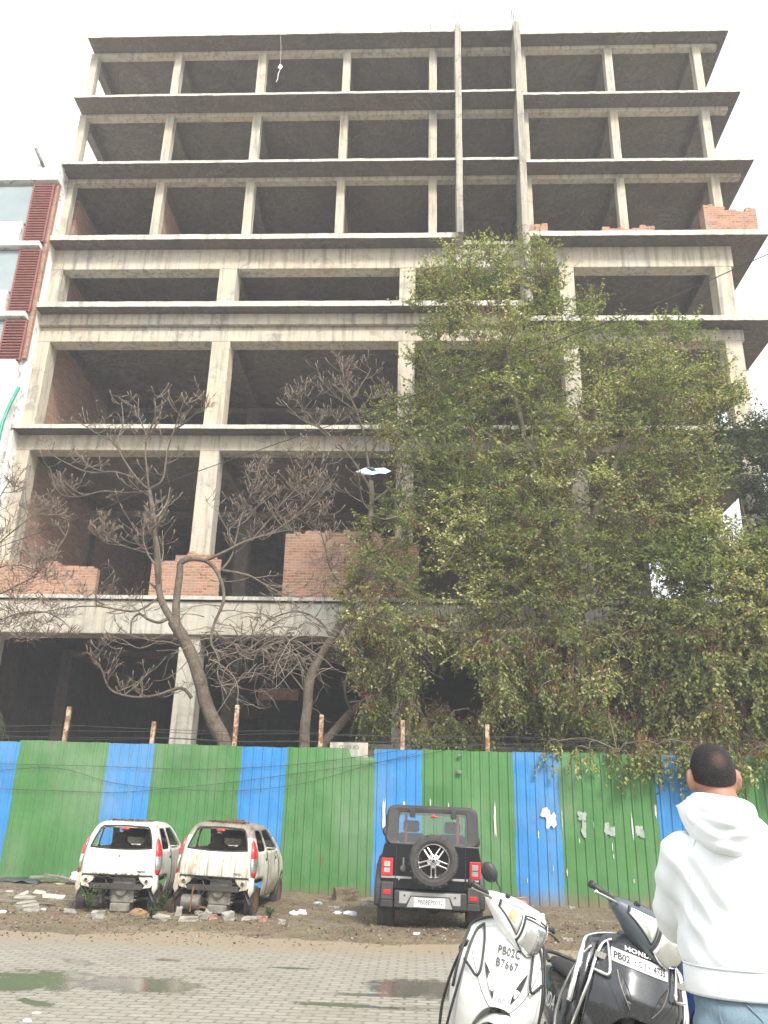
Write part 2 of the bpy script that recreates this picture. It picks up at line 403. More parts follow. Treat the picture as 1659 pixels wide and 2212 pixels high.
# shallow puddles: soft, broken margins soaking into the joints
pn = t.noise(v, 2.4, 6, .7, .5); wet = None
for (xa, ya, xb, yb, amp) in ((-160, 2119, 245, 2122, 25), (150, 2116, 460, 2140, 19), (780, 2128, 1080, 2148, 21), (600, 2164, 960, 2186, 5), (700, 2148, 900, 2152, 4), (140, 2072, 195, 2086, 4), (25, 2154, 130, 2180, 5), (330, 2072, 400, 2078, 3), (400, 2092, 560, 2100, 4), (560, 2090, 680, 2094, 3)):
    A_, B_ = atz(xa, ya, 0), atz(xb, yb, 0); c_ = (A_+B_)/2; dd = (B_-A_); rx = dd.length/2; an = math.atan2(dd.y, dd.x)
    ry = abs(atz((xa+xb)/2, (ya+yb)/2-amp, 0).y-c_.y)
    dx = t.math('SUBTRACT', sp[0], c_.x); dy = t.math('SUBTRACT', sp[1], c_.y)
    ex = t.math('DIVIDE', t.math('ADD', t.math('MULTIPLY', dx, math.cos(an)), t.math('MULTIPLY', dy, math.sin(an))), rx)
    ey = t.math('DIVIDE', t.math('SUBTRACT', t.math('MULTIPLY', dy, math.cos(an)), t.math('MULTIPLY', dx, math.sin(an))), ry)
    r2 = t.math('SQRT', t.math('ADD', t.math('MULTIPLY', ex, ex), t.math('MULTIPLY', ey, ey)))
    k_ = t.math('SUBTRACT', 1.0, r2); wet = k_ if wet is None else t.math('MAXIMUM', wet, k_)
lev = t.math('ADD', t.math('ADD', wet, .0), t.math('ADD', t.math('MULTIPLY', t.math('SUBTRACT', pn, .5), 2.3), t.math('MULTIPLY', b.outputs['Fac'], .25)))
soak = t.ramp(lev, [(.0, 0.0), (.22, 1.0)]); pool = t.ramp(lev, [(.22, 0.0), (.34, 1.0)])
c = t.mix(t.math('MULTIPLY', soak, .62), c, (.085, .075, .055)); c = t.mix(t.math('MULTIPLY', pool, .6), c, (.075, .065, .045))
hgt = t.math('ADD', t.math('MULTIPLY', b.outputs['Fac'], -1.0), t.math('MULTIPLY', fine, .5))
t.bump(t.math('MULTIPLY', hgt, t.math('SUBTRACT', 1.0, t.math('MULTIPLY', pool, .93))), .6, .008)
rg_ = t.math('SUBTRACT', t.math('SUBTRACT', .85, t.math('MULTIPLY', damp, .35)), t.math('MULTIPLY', soak, .25))
rg_ = t.math('SUBTRACT', rg_, t.math('MULTIPLY', pool, .52), clamp=True)
M['paver'] = t.fin(c, t.math('MAXIMUM', rg_, .15), spec=.27)
p = MB(); p.add([(-60, -20, .004), (60, -20, .004), (60, 13.1, .004), (-60, 13.1, .004)], [(0, 1, 2, 3)])
tag(p.build('pavement', M['paver']), kind='structure')

# ------------------------------------------------------------------ unfinished concrete building
YC = 24.0
FL = {  # floor: (z slab bottom, z slab top, Y of slab edge left part, Y of slab edge right part, x left, x right, z beam bottom)
 'roof': (29.64, 29.77, 23.30, 23.46, -12.97, 11.50, 29.49),
 's7': (26.51, 26.61, 23.20, 23.36, -13.00, 11.52, 26.34),
 's6': (23.41, 23.52, 23.25, 23.38, -13.02, 11.60, 23.24),
 's5': (20.25, 20.45, 23.45, 23.40, -13.22, 11.68, 19.41),
 's4': (17.51, 17.71, 23.45, 23.45, -13.25, 11.75, 17.09),
 's3': (13.00, 13.14, 23.50, 23.50, -13.14, 11.85, 12.46),
 's2': (7.51, 7.62, 23.77, 23.77, -14.6, 12.2, 6.47)}
bld = thing('concrete_building', 'unfinished grey concrete frame building, open storeys without walls, rising behind the sheet fence', 'building', (0, 26, 0))
def bpart(name, fn, mat, bevel=.012, label=None, solid=0):
    b = MB(); fn(b); b.v = [(x, y-26, z) for x, y, z in b.v]
    o = b.build(name, mat, bld, bevel=bevel, seg=1)
    if label: o['label'] = label
    return o
YB = 37.0
def slab_outline(yl, x0, x1, seed, amp=.012, n=90):
    # chipped, slightly wavering front edge
    return [(x0+(x1-x0)*i/n, yl + amp*mnoise.noise(Vector((i*.35, seed, 0)))*1.6 + .006*mnoise.noise(Vector((i*1.7, seed, 3)))) for i in range(n+1)]
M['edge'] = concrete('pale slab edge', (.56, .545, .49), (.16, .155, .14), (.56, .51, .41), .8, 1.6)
def slab(z0, z1, yl, x0, x1, seed, amp=.012, back=YB, sag=.012):
    e = slab_outline(yl, x0, x1, seed, amp)
    b = MB(); n = len(e)
    dz = [sag*mnoise.noise(Vector((x*.45, seed, 9))) + .006*mnoise.noise(Vector((x*2.5, seed, 4))) for x, y in e]
    for (x, y), d in zip(e, dz): b.v.append((x, y-26, z0+d*.7))
    for (x, y), d in zip(e, dz): b.v.append((x, y-26, z1+d))
    for (x, y) in e: b.v.append((x, back-26, z1))
    for (x, y) in e: b.v.append((x, back-26, z0))
    for i in range(n-1):
        for k in range(4):
            k2 = (k+1) % 4
            b.f.append((k*n+i, k*n+i+1, k2*n+i+1, k2*n+i))
    b.f.append((0, n, 2*n, 3*n)); b.f.append((n-1, 4*n-1, 3*n-1, 2*n-1)); b.m = [0]*len(b.f)
    n1 = n-1
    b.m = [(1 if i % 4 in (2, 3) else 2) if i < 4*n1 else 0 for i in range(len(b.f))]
    return b.build('floor_slab', [M['conc'], M['conc_shade'], M['edge']], bld)  # undersides and back faces take the shaded copy of the concrete
XS1, XS2 = 3.52, 3.53
for i, (k, (z0, z1, yl, yr, xl, xr, zb)) in enumerate(FL.items()):
    if k == 's5':
        slab(z0, z1, yl, xl, 1.30, i); slab(z0+.02, z1-.05, 23.86, 1.302, 3.50, i+20, .09); slab(z0, z1, yr, 3.502, xr, i+40)
    elif k == 's4':
        slab(z0, z1, yl, xl, 3.50, i); slab(16.92, 17.11, yr, 3.502, xr, i+40)
    elif k in ('s3', 's2'): slab(z0, z1, yl, xl, xr, i)
    else: slab(z0, z1, yl, xl, XS1, i); slab(z0-.005, z1-.005, yr, XS2, xr, i+40)
# front beams
def beam(x0, x1, y0, y1, z0, z1, mat='conc'): return bpart('beam', lambda b: b.box(x0, x1, y0, y1, z0, z1), M[mat], .015)
BX0, BX1 = -13.12, 10.62
for k in ('roof', 's7', 's6'):
    z0, z1, yl, yr, xl, xr, zb = FL[k]
    beam(BX0+.05, 1.2, YC-.003, YC+.3, zb, z0-.002); beam(1.5, 3.4, YC-.003, YC+.3, zb, z0-.002); beam(3.66, xr-.25, YC-.003, YC+.3, zb-.005, z0-.008)
beam(BX0, 3.4, YC-.003, YC+.5, 19.41, 20.248); beam(3.66, BX1, YC-.003, YC+.5, 19.41, 20.248)
beam(BX0, 3.4, 23.88, YC+.5, 17.09, 17.508); beam(BX0-.02, BX1, YC-.003, YC+.55, 16.49, 16.918); beam(BX0, 3.4, YC+.06, YC+.5, 16.92, 17.088)
beam(BX0-.02, BX1, YC-.003, YC+.55, 12.46, 12.998)
b2 = bpart('beam', lambda b: b.box(-14.6, 12.1, 23.86, YC+.6, 6.47, 7.47), M['conc_low'], .02)
bpart('beam', lambda b: b.box(-14.6, 12.1, 23.96, YC+.6, 7.472, 7.508), M['conc_shade'], 0)
# columns
UP = [(-13.06, -12.78), (-9.71, -9.41), (-6.40, -6.08), (-3.08, -2.79), (.24, .54), (3.66, 3.94), (6.94, 7.23), (10.27, 10.57)]
LO = [(-13.12, -12.60), (-7.03, -6.41), (-.745, -.20), (4.70, 5.22), (9.98, 10.53)]
def column(x0, x1, y0, y1, z0, z1, mat='conc', seed=0):
    b = MB(); n = 10; rings = []
    for i in range(n+1):
        z = lerp(z0, z1, i/n); w = [.008*mnoise.noise(Vector((z*1.7, seed, k*3.1))) for k in range(4)]
        rings.append([(x0+w[0], y0+w[1]-26, z), (x1+w[2], y0+w[1]-26, z), (x1+w[2], y1+w[3]-26, z), (x0+w[0], y1+w[3]-26, z)])
    b.loft(rings)
    return b.build('column', M[mat], bld, bevel=.012, seg=1)
sd_ = 0
for k, kb in (('s7', 'roof'), ('s6', 's7'), ('s5', 's6')):
    for x0, x1 in UP:
        sd_ += 1; column(x0, x1, YC, YC+.34, FL[k][1]-.01, FL[kb][6]+.003, seed=sd_)
for zt, zb in ((17.70, 19.413), (13.13, 16.493), (7.61, 12.463), (-.3, 6.473)):
    for i, (x0, x1) in enumerate(LO):
        sd_ += 1
        z0 = 17.10 if (zt == 17.70 and i > 2) else zt
        column(x0, x1, YC, YC+.64, z0, zb, 'conc_low' if zt < 0 else 'conc', seed=sd_)
lv = [(-.3, 7.51), (7.61, 13.0), (13.13, 17.51), (17.70, 20.25), (20.44, 23.41), (23.51, 26.51), (26.6, 29.64)]
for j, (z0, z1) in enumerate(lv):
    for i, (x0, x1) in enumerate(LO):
        sd_ += 1; column(x0, x1-.1, 30.0, 30.5, z0, z1-.42, 'conc_shade', sd_)
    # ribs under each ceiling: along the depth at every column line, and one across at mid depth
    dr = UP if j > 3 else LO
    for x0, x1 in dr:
        c = (x0+x1)/2; bpart('beam', lambda b: b.box(c-.14, c+.14, YC+(.34 if j > 3 else .66), YB-.2, z1-.40, z1-.004), M['conc_shade'], 0)
    bpart('beam', lambda b: b.box(-12.9, 10.4, 30.02, 30.36, z1-.62, z1-.405), M['conc_shade'], 0)
bpart('back_wall', lambda b: b.box(-14.6, 12.2, 55.8, 56, -.3, 7.505), M['conc_shade'], 0)  # storey extended and closed by these parts to keep its inside dark
bpart('floor_slab', lambda b: b.box(-14.6, 12.2, YB+.002, 56, 7.51, 7.62), M['conc_shade'], 0)
bpart('side_wall', lambda b: b.box(11.9, 12.1, YC+4, 55.79, -.3, 7.505), M['conc_shade'], 0)
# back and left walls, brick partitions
bpart('back_wall', lambda b: b.box(-13.0, 10.5, YB-.2, YB, 7.62, 29.6), M['conc_shade'], 0)
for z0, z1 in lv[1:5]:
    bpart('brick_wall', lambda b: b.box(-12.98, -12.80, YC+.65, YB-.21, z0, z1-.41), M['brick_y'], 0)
bpart('side_wall', lambda b: b.box(-14.4, -14.2, YC+.61, 55.79, -.3, 7.5), M['conc_shade'], 0)
for x in (-9.56, -2.94): bpart('brick_wall', lambda b: b.box(x-.11, x+.11, YC+.36, YC+3.4, 20.452, 22.9), M['brick_y'], 0)
# the two vertical fins
for (xa, xb, y0, y1, z0, z1) in ((1.20, 1.42, 23.12, 24.02, 20.2, 29.83), (3.405, 3.64, 23.08, 24.30, 17.42, 29.86)):
    b = MB(); rings = []
    for i in range(41):
        z = lerp(z0, z1, i/40); d = .012*mnoise.noise(Vector((z*.8, xa, 0)))
        rings.append([(xa+d, y0-26+d, z), (xb+d, y0-26+d, z), (xb+d, y1-26, z), (xa+d, y1-26, z)])
    b.loft(rings); b.build('fin_wall', M['conc_side'], bld, bevel=.012, seg=1)
# brick infill with stepped, ragged tops
def infill(xa, xb, z0, heights, y0=23.98, y1=24.2, label=None, mat='brick'):
    b = MB(); n = len(heights); w = (xb-xa)/n
    poly = [(xa, z0)] + [q for i, h in enumerate(heights) for q in ((xa+i*w, z0+h), (xa+(i+1)*w, z0+h))] + [(xb, z0)]
    b.prism(poly, lambda x, z: (x, y0-26, z), lambda x, z: (x, y1-26, z))
    # loose bricks along the top course
    for i, h in enumerate(heights):
        for k in range(max(1, int(w/.23))):
            if random.random() < .4: 
                x = xa+i*w+.23*k+.02; b.box(x, x+.2, y0-26+.02, y1-26-.02, z0+h+.001, z0+h+.07)
    o = b.build('brick_wall', M[mat], bld); 
    if label: o['label'] = label
    return o
def X(px, py, Y): return at(px, py, Y).x
def Z(px, py, Y): return at(px, py, Y).z
infill(-14.4, X(210, 1255, 24), 7.622, [.98, 1.0, .97, 1.02, .95, 1.0, .93, .85], 23.9, 24.12)
infill(X(326, 1255, 24), X(475, 1255, 24), 7.622, [1.1, 1.12, 1.3, 1.36, 1.33, 1.18], 23.9, 23.995)
infill(X(612, 1255, 24), X(905, 1255, 24), 7.622, [2.02, 2.06, 2.06, 2.1, 2.05, 1.9, 1.7], 23.9, 24.12)
infill(X(1141, 490, 23.7), X(1182, 490, 23.7), 20.452, [.42, .45, .43], 23.6, 23.82)
infill(X(1299, 490, 23.7), X(1412, 490, 23.7), 20.452, [.32, .24, .23, .22, .26, .33, .34], 23.6, 23.82)
infill(X(1520, 475, 23.6), X(1633, 475, 23.6), 20.452, [1.12, 1.14, 1.05, .98, .9, .88, .86, .84, .95, .97], 23.5, 23.95, )
# starter bars on the roof
for px, hh in ((233, .5), (400, .18), (572, .3), (575, .28), (752, .55), (758, .5), (926, .5), (930, .85), (936, .6), (983, 1.25), (986, .9), (990, 1.3), (1107, 1.35), (1110, 1.1), (1113, 1.15), (1118, .8), (1298, .5), (1303, .35), (1308, .3), (1485, .25)):
    q = at(px, 66, 23.9); l = random.uniform(-.05, .05)
    b = MB(); b.tube([(q.x, q.y-26, 29.7), (q.x+l, q.y-26, 29.78+hh*1.25)], .017, 5); b.build('rebar', M['rebar'], bld)
for k in range(9):
    x = 1.6+k*.2+random.uniform(-.06, .06)
    bb = MB(); bb.tube([(x, 23.9-26, 20.34), (x+random.uniform(-.2, .2), 23.7-26, 20.5), (x+random.uniform(-.3, .3), 23.5-26, 20.6+random.random()*.35)], .009, 4)
    bb.build('rebar', M['rebar'], bld)
# plinth seen over the fence, and a rust-coloured trough hanging in the ground storey
bpart('plinth', lambda b: b.box(-1.7, 12, 23.3, 23.6, -.3, 3.42), M['conc_low'])
bpart('trough', lambda b: b.box(X(557, 1500, 26), X(645, 1500, 26), 26, 26.5, Z(600, 1512, 26), Z(600, 1487, 26)), M['rust'])

# ------------------------------------------------------------------ white neighbour on the left
t = NT('flaking whitewash'); v = t.coord('World')
a = t.noise(v, 2.6, 7, .75, .7); bsm = t.noise(t.coord('World', (4, 4, .5)), 1.5, 4)
c = t.mix(t.ramp(a, [(.56, 0.0), (.6, 1.0)]), (.74, .73, .70), (.34, .32, .29)); c = t.mix(t.ramp(bsm, [(.5, 0.0), (.75, .4)]), c, (.45, .44, .40))
t.bump(a, .4, .02); M['wash'] = t.fin(c, .9)
M['louver'] = pm('brown red louvre paint', (.24, .078, .058), (.17, .058, .045), 6, .6)
M['nglass'] = pm('grey window glass', (.20, .245, .25), (.26, .31, .31), .6, .12, 0, 0, 'World', spec=.8)
M['green_pipe'] = pm('green plastic pipe', (.03, .30, .20), (.025, .22, .15), 5, .4)
NY = 23.3
def np_(cx, cy): return at(cx*.3679, 298.2+cy*.3679, NY)
nb = thing('office_building', 'white flaking neighbouring building with red louvre panels at the left edge', 'building', (-16, NY, 0))
def npart(name, fn, mat, parent=None, bevel=.01):
    b = MB(); fn(b); b.v = [(x+16, y-NY, z) for x, y, z in b.v]; return b.build(name, mat, parent or nb, bevel=bevel, seg=1)
zp1, zp0 = np_(200, 108).z, np_(200, 258).z
xr = np_(362, 180).x
npart('parapet', lambda b: b.box(-24, xr, NY-.12, NY+.25, zp0, zp1), M['wash'])
npart('wall', lambda b: (b.box(-24, xr-.05, NY+.26, NY+9, 7.65, zp1-.15), b.box(-24, -14.7, NY+.26, NY+9, -.3, 7.64)), M['wash'])
npart('brick_wall', lambda b: b.box(xr-.12, xr-.02, NY+.08, NY+.259, 15.5, zp0-.01), M['brick_y'])
spans = [((205, 275), (125, 612), 345), ((120, 655), (40, 1022), 255), ((38, 1068), (-25, 1305), 185)]
for (tl, bl_, xrt) in spans:
    zt, zb = np_(*tl).z, np_(*bl_).z; xa = (np_(*tl).x+np_(*bl_).x)/2; xb = xr-.12
    lp = npart('louver_panel', lambda b: (b.box(xa, xa+.06, NY-.04, NY+.06, zb, zt), b.box(xb-.06, xb, NY-.04, NY+.06, zb, zt), b.box(xa+.06, xb-.06, NY+.05, NY+.06, zb, zt)), M['louver'])
    n = int((zt-zb)/.105); sl_ = MB()
    for k in range(n):
        z = zb+(k+.5)*(zt-zb)/n; sl_.obox(Matrix.Translation((((xa+xb)/2)+16, -.005, z)) @ Matrix.Rotation(R(12), 4, 'X'), xb-xa-.125, .075, .052)
    q = sl_.build('slat', M['louver'], lp); 
    npart('window', lambda b: b.box(-24, xa-.02, NY+.06, NY+.14, zb+(.85 if zb > 17 else .2), zt), M['nglass'])
    npart('spandrel', lambda b: b.box(-24, xa-.12, NY-.06, NY+.2, zb-.05, zb+(.84 if zb > 17 else .19)), M['wash'])
    npart('ledge', lambda b: b.box(-24, xr-.2, NY-.16, NY+.2, zb-.24, zb-.06), M['wash'])
zl = np_(60, 1310).z
npart('porch', lambda b: b.box(-24, np_(115, 1400).x, NY-.3, NY+.2, np_(0, 2100).z, zl-.26), M['wash'], bevel=.12)
bb = MB(); bb.tube([np_(140, 1495)+Vector((16, -NY-.35, 0)), np_(95, 1590)+Vector((16, -NY-.4, 0)), np_(60, 1720)+Vector((16, -NY-.55, 0)), np_(40, 1850)+Vector((16, -NY-.6, 0)), np_(28, 1960)+Vector((16, -NY-.6, 0)), np_(42, 2070)+Vector((16, -NY-.55, 0))], .055, 8)
bb.build('drain_pipe', M['green_pipe'], nb, smooth=True)
bb = MB(); q = np_(235, 165)+Vector((16, -NY, 0)); bb.tube([q+Vector((0, -.5, .35)), q+Vector((.25, 0, -.25))], .06, 8); bb.build('spout', M['steel'], nb, smooth=True)

# ------------------------------------------------------------------ sheet fence
FY = 18.2
def sheetmat(name, c, c2):
    t = NT(name); v = t.coord('World')
    n = t.noise(v, 1.1, 5, .6); f = t.noise(v, 22, 5, .7); s = t.noise(t.coord('World', (9, 9, .5)), 1.2, 5, .65)
    col = t.ramp(n, [(.35, c), (.65, c2)])
    col = t.mix(t.ramp(s, [(.56, 0.0), (.74, .4)]), col, tuple(x*.55+.02 for x in c))
    col = t.mix(t.ramp(f, [(.66, 0.0), (.72, .35)]), col, tuple(min(1, x*1.6+.05) for x in c))
    z = t.sep(v)[2]
    # splashed mud on the lowest part and rust nibbling the foot
    k = t.math('ADD', t.math('MULTIPLY', z, -1.6), t.math('MULTIPLY', f, .9))
    col = t.mix(t.ramp(k, [(.0, 0.0), (.42, .85)]), col, (.16, .12, .075))
    ru = t.noise(t.coord('World', (3, 3, .8), (0, 0, 0), (5, 0, 2)), 3.2, 6, .75, .6)
    col = t.mix(t.ramp(ru, [(.60, 0.0), (.68, .8)]), col, (.16, .085, .04))
    fd = t.noise(t.coord('World', (1, 1, .5), (0, 0, 0), (2, 0, 9)), .7, 4, .6)
    col = t.mix(t.ramp(fd, [(.45, 0.0), (.7, .3)]), col, (.30, .33, .27))
    t.bump(t.math('ADD', t.noise(v, 2.5, 3), t.math('MULTIPLY', t.noise(v, .9, 2), 1.5)), .45, .04)
    return t.fin(col, t.math('ADD', .45, t.math('MULTIPLY', n, .25)), spec=.3)
M['gsheet'] = sheetmat('green sheet paint', (.052, .160, .046), (.070, .190, .058))
M['bsheet'] = sheetmat('blue sheet paint', (.028, .18, .42), (.040, .215, .47))
fence = thing('sheet_fence', 'tall fence of ribbed green and blue metal sheets along the front of the building site', 'fence', (0, FY, 0))
bd = [-140, 42, 237, 332, 524, 620, 811, 910, 1108, 1203, 1410, 1490, 1692, 1790, 1990, 2090]
def sheet(xa, xb, ztop, mat, torn=False, lab=None):
    nr = max(2, round((xb-xa)/.195)); pw = (xb-xa)/nr; prof = []
    for i in range(nr):
        x = xa+i*pw
        prof += [(x, 0), (x+pw*.5-.034, 0), (x+pw*.5-.018, -.026), (x+pw*.5+.018, -.026), (x+pw*.5+.034, 0)]
    prof.append((xb, 0)); b = MB(); nz = 14; s = random.random()*50
    zb = -.45
    def P(i, j):
        x, y = prof[i]; z = lerp(zb, ztop, j/nz)
        y += .035*mnoise.noise(Vector((x*.7, z*.9, s))) + .008*mnoise.noise(Vector((x*3, z*3, s)))
        if j == nz: z += .012*mnoise.noise(Vector((x*3, s, 0)))
        if torn and j >= nz-1 and x > xb-.52 : z -= .17 if j == nz else .0; y += .1*(j == nz)*(x-xb+.52)
        return (x, y, z)
    n = len(prof); b.v = [P(i, j) for j in range(nz+1) for i in range(n)]
    b.f = [(j*n+i, j*n+i+1, (j+1)*n+i+1, (j+1)*n+i) for j in range(nz) for i in range(n-1)]; b.m = [0]*len(b.f)
    o = b.build('fence_sheet', mat, fence, solid=.002, fixn=False)
    return o
for i in range(len(bd)-1):
    xa, xb = X(bd[i], 1612, FY), X(bd[i+1], 1612, FY)
    blue = i % 2 == 0
    zt = 2.925 + random.uniform(-.012, .012)+(.02 if i == 1 else 0)
    if blue: sheet(xa-.02, xb+.02, zt-.01, M['bsheet'])
    else:
        xm = (xa+xb)/2; sheet(xa, xm, zt, M['gsheet']); sheet(xm+.002, xb, zt-(.015 if i != 5 else -.0), M['gsheet'], torn=(i == 5))
# rusty posts behind, sticking out over the top
t = NT('rusty post paint'); v = t.coord('World'); n = t.noise(v, 9, 5, .7)
M['post'] = t.fin(t.ramp(n, [(.45, (.19, .08, .035)), (.55, (.40, .33, .23))]), .85)
for px, top in ((150, 1527), (333, 1559), (513, 1523), (695, 1544), (870, 1556), (1052, 1565)):
    q = at(px, top, FY+.12); b = MB(); b.box(q.x-.045, q.x+.045, .09, .17, -.3, q.z); b.build('post', M['post'], fence, bevel=.006, seg=1)
for (z0, z1) in ((3.05, 3.02), (3.16, 3.22), (3.0, 3.10), (3.28, 3.12)):
    b = MB(); P = [(-9.5+i*.6, .1+.03*math.sin(i*2.1), lerp(z0, z1, i/32)+.02*math.sin(i*.9+z0*9)-.01*math.sin(i*1.57)) for i in range(33)]
    b.tube(P, .006, 4); b.build('barbed_wire', M['wire'], fence)
for pts in ([(0, 1664), (130, 1660), (250, 1692), (400, 1706), (520, 1708), (640, 1695), (720, 1676), (800, 1652), (900, 1628)],
            [(-40, 1703), (120, 1708), (250, 1712), (350, 1705), (500, 1690), (650, 1670), (830, 1645), (960, 1622)],
            [(0, 1650), (200, 1655), (420, 1662), (600, 1655), (740, 1640), (860, 1622)]):
    b = MB(); b.tube([Vector((q.x, -.06, q.z)) for q in cat_rom([at(px, py, FY) for px, py in pts], 5)], .005, 4); b.build('wire', M['wire'], fence)
# torn posters and paint scars
M['paper'] = pm('torn paper', (.62, .61, .57), (.45, .45, .42), 12, .85, coord='World')
M['paper_g'] = pm('weathered paper', (.36, .39, .35), (.22, .28, .22), 14, .9, coord='World')
def scrap(x0, y0, x1, y1, seed, ragged=.35):
    a, c = at(x0, y0, FY-.05), at(x1, y1, FY-.05); n = 22; P = []
    for i in range(n):
        th = 2*PI*i/n; ux, uz = math.cos(th), math.sin(th); k = (abs(ux)**4+abs(uz)**4)**.25; ux /= k; uz /= k
        f = .80+.42*mnoise.noise(Vector((ux*1.4, uz*1.4, seed)))+.34*mnoise.noise(Vector((ux*5, uz*5, seed)))*ragged/.35
        P.append(((a.x+c.x)/2+ux*f*abs(c.x-a.x)/2, -.036+.004*mnoise.noise(Vector((i, seed, 0))), (a.z+c.z)/2+uz*f*abs(a.z-c.z)/2))
    b = MB(); b.add(P, [tuple(range(n))]); b.build('torn_poster', M['paper' if (x1-x0) < 12 or x0 < 1215 else 'paper_g'], fence, solid=.001)
def c8(x, y): return 829.5+x/2, 1659+y/2
for i, (xa, ya, xb, yb) in enumerate([(473, 152, 488, 302), (672, 165, 722, 215), (690, 170, 752, 268), (832, 180, 878, 232), (850, 225, 878, 300), (946, 236, 985, 294), (970, 250, 1012, 298), (1066, 192, 1084, 332), (1082, 238, 1130, 306),
        (1168, 160, 1182, 222), (766, 172, 774, 276), (664, 272, 672, 308), (788, 428, 796, 470), (984, 318, 992, 368), (990, 370, 996, 396), (842, 302, 848, 330), (1078, 478, 1085, 500), (-8, 122, 6, 285), (80, 142, 92, 168), (276, 150, 282, 190), (198, 130, 203, 168), (618, 470, 622, 500), (730, 420, 734, 450), (1020, 180, 1024, 240), (905, 230, 909, 260)]):
    scrap(*c8(xa, ya), *c8(xb, yb), i*3.7)
for (px, py, s) in ((993, 1632, .07), (992, 1668, .10)):
    q = at(px, py, FY-.08); b = MB(); b.box(q.x-s*.5, q.x+s*.5, -.09, -.04, q.z-s*.35, q.z+s*.35); b.build('bracket', M['steel'], fence, bevel=.01)
# mirrored site board leaning behind the fence
q0, q1 = at(718, 1603, 18.9), at(790, 1625, 18.9)
sb = thing('site_board', 'pale lettered board whose top shows just over the green sheets', 'sign', ((q0.x+q1.x)/2, 18.9, q0.z-.5))
b = MB(); b.box(-.42, .42, -.01, .01, -.6, .5); b.build('panel', M['conc_low'], sb)
text('lettering', 'CR 03173', .11, M['black_ink'], sb, lambda x, y: Vector((-x, -.0125, .5-.11+y)))
b = MB(); b.box(-.35, -.3, .012, .05, -3.2, .3); b.box(.3, .35, .012, .05, -3.2, .3); b.build('leg', M['rust'], sb)
# ------------------------------------------------------------------ trees
t = NT('grey brown bark'); v = t.coord('World')
n = t.noise(v, 3, 5, .6); f = t.noise(t.coord('World', (1, 1, .35)), 26, 5, .7)
c = t.ramp(n, [(.35, (.12, .092, .068)), (.65, (.20, .165, .125))]); c = t.mix(t.ramp(f, [(.5, 0.0), (.7, .6)]), c, (.06, .048, .04))
t.bump(t.math('ADD', f, t.noise(t.coord('World', (1, 1, .3)), 9, 4)), 1.0, .06); M['bark'] = t.fin(c, .95, spec=.15)
M['twig'] = pm('pale twig bark', (.22, .185, .145), (.155, .12, .09), 2, .9, 0, 0, 'World')
M['stalk'] = pm('dry brown stalks', (.19, .125, .08), (.135, .09, .06), 2, .9, 0, 0, 'World')
M['bark_g'] = pm('olive bark', (.15, .13, .085), (.09, .075, .05), 3, .9, 0, .3, 'World')

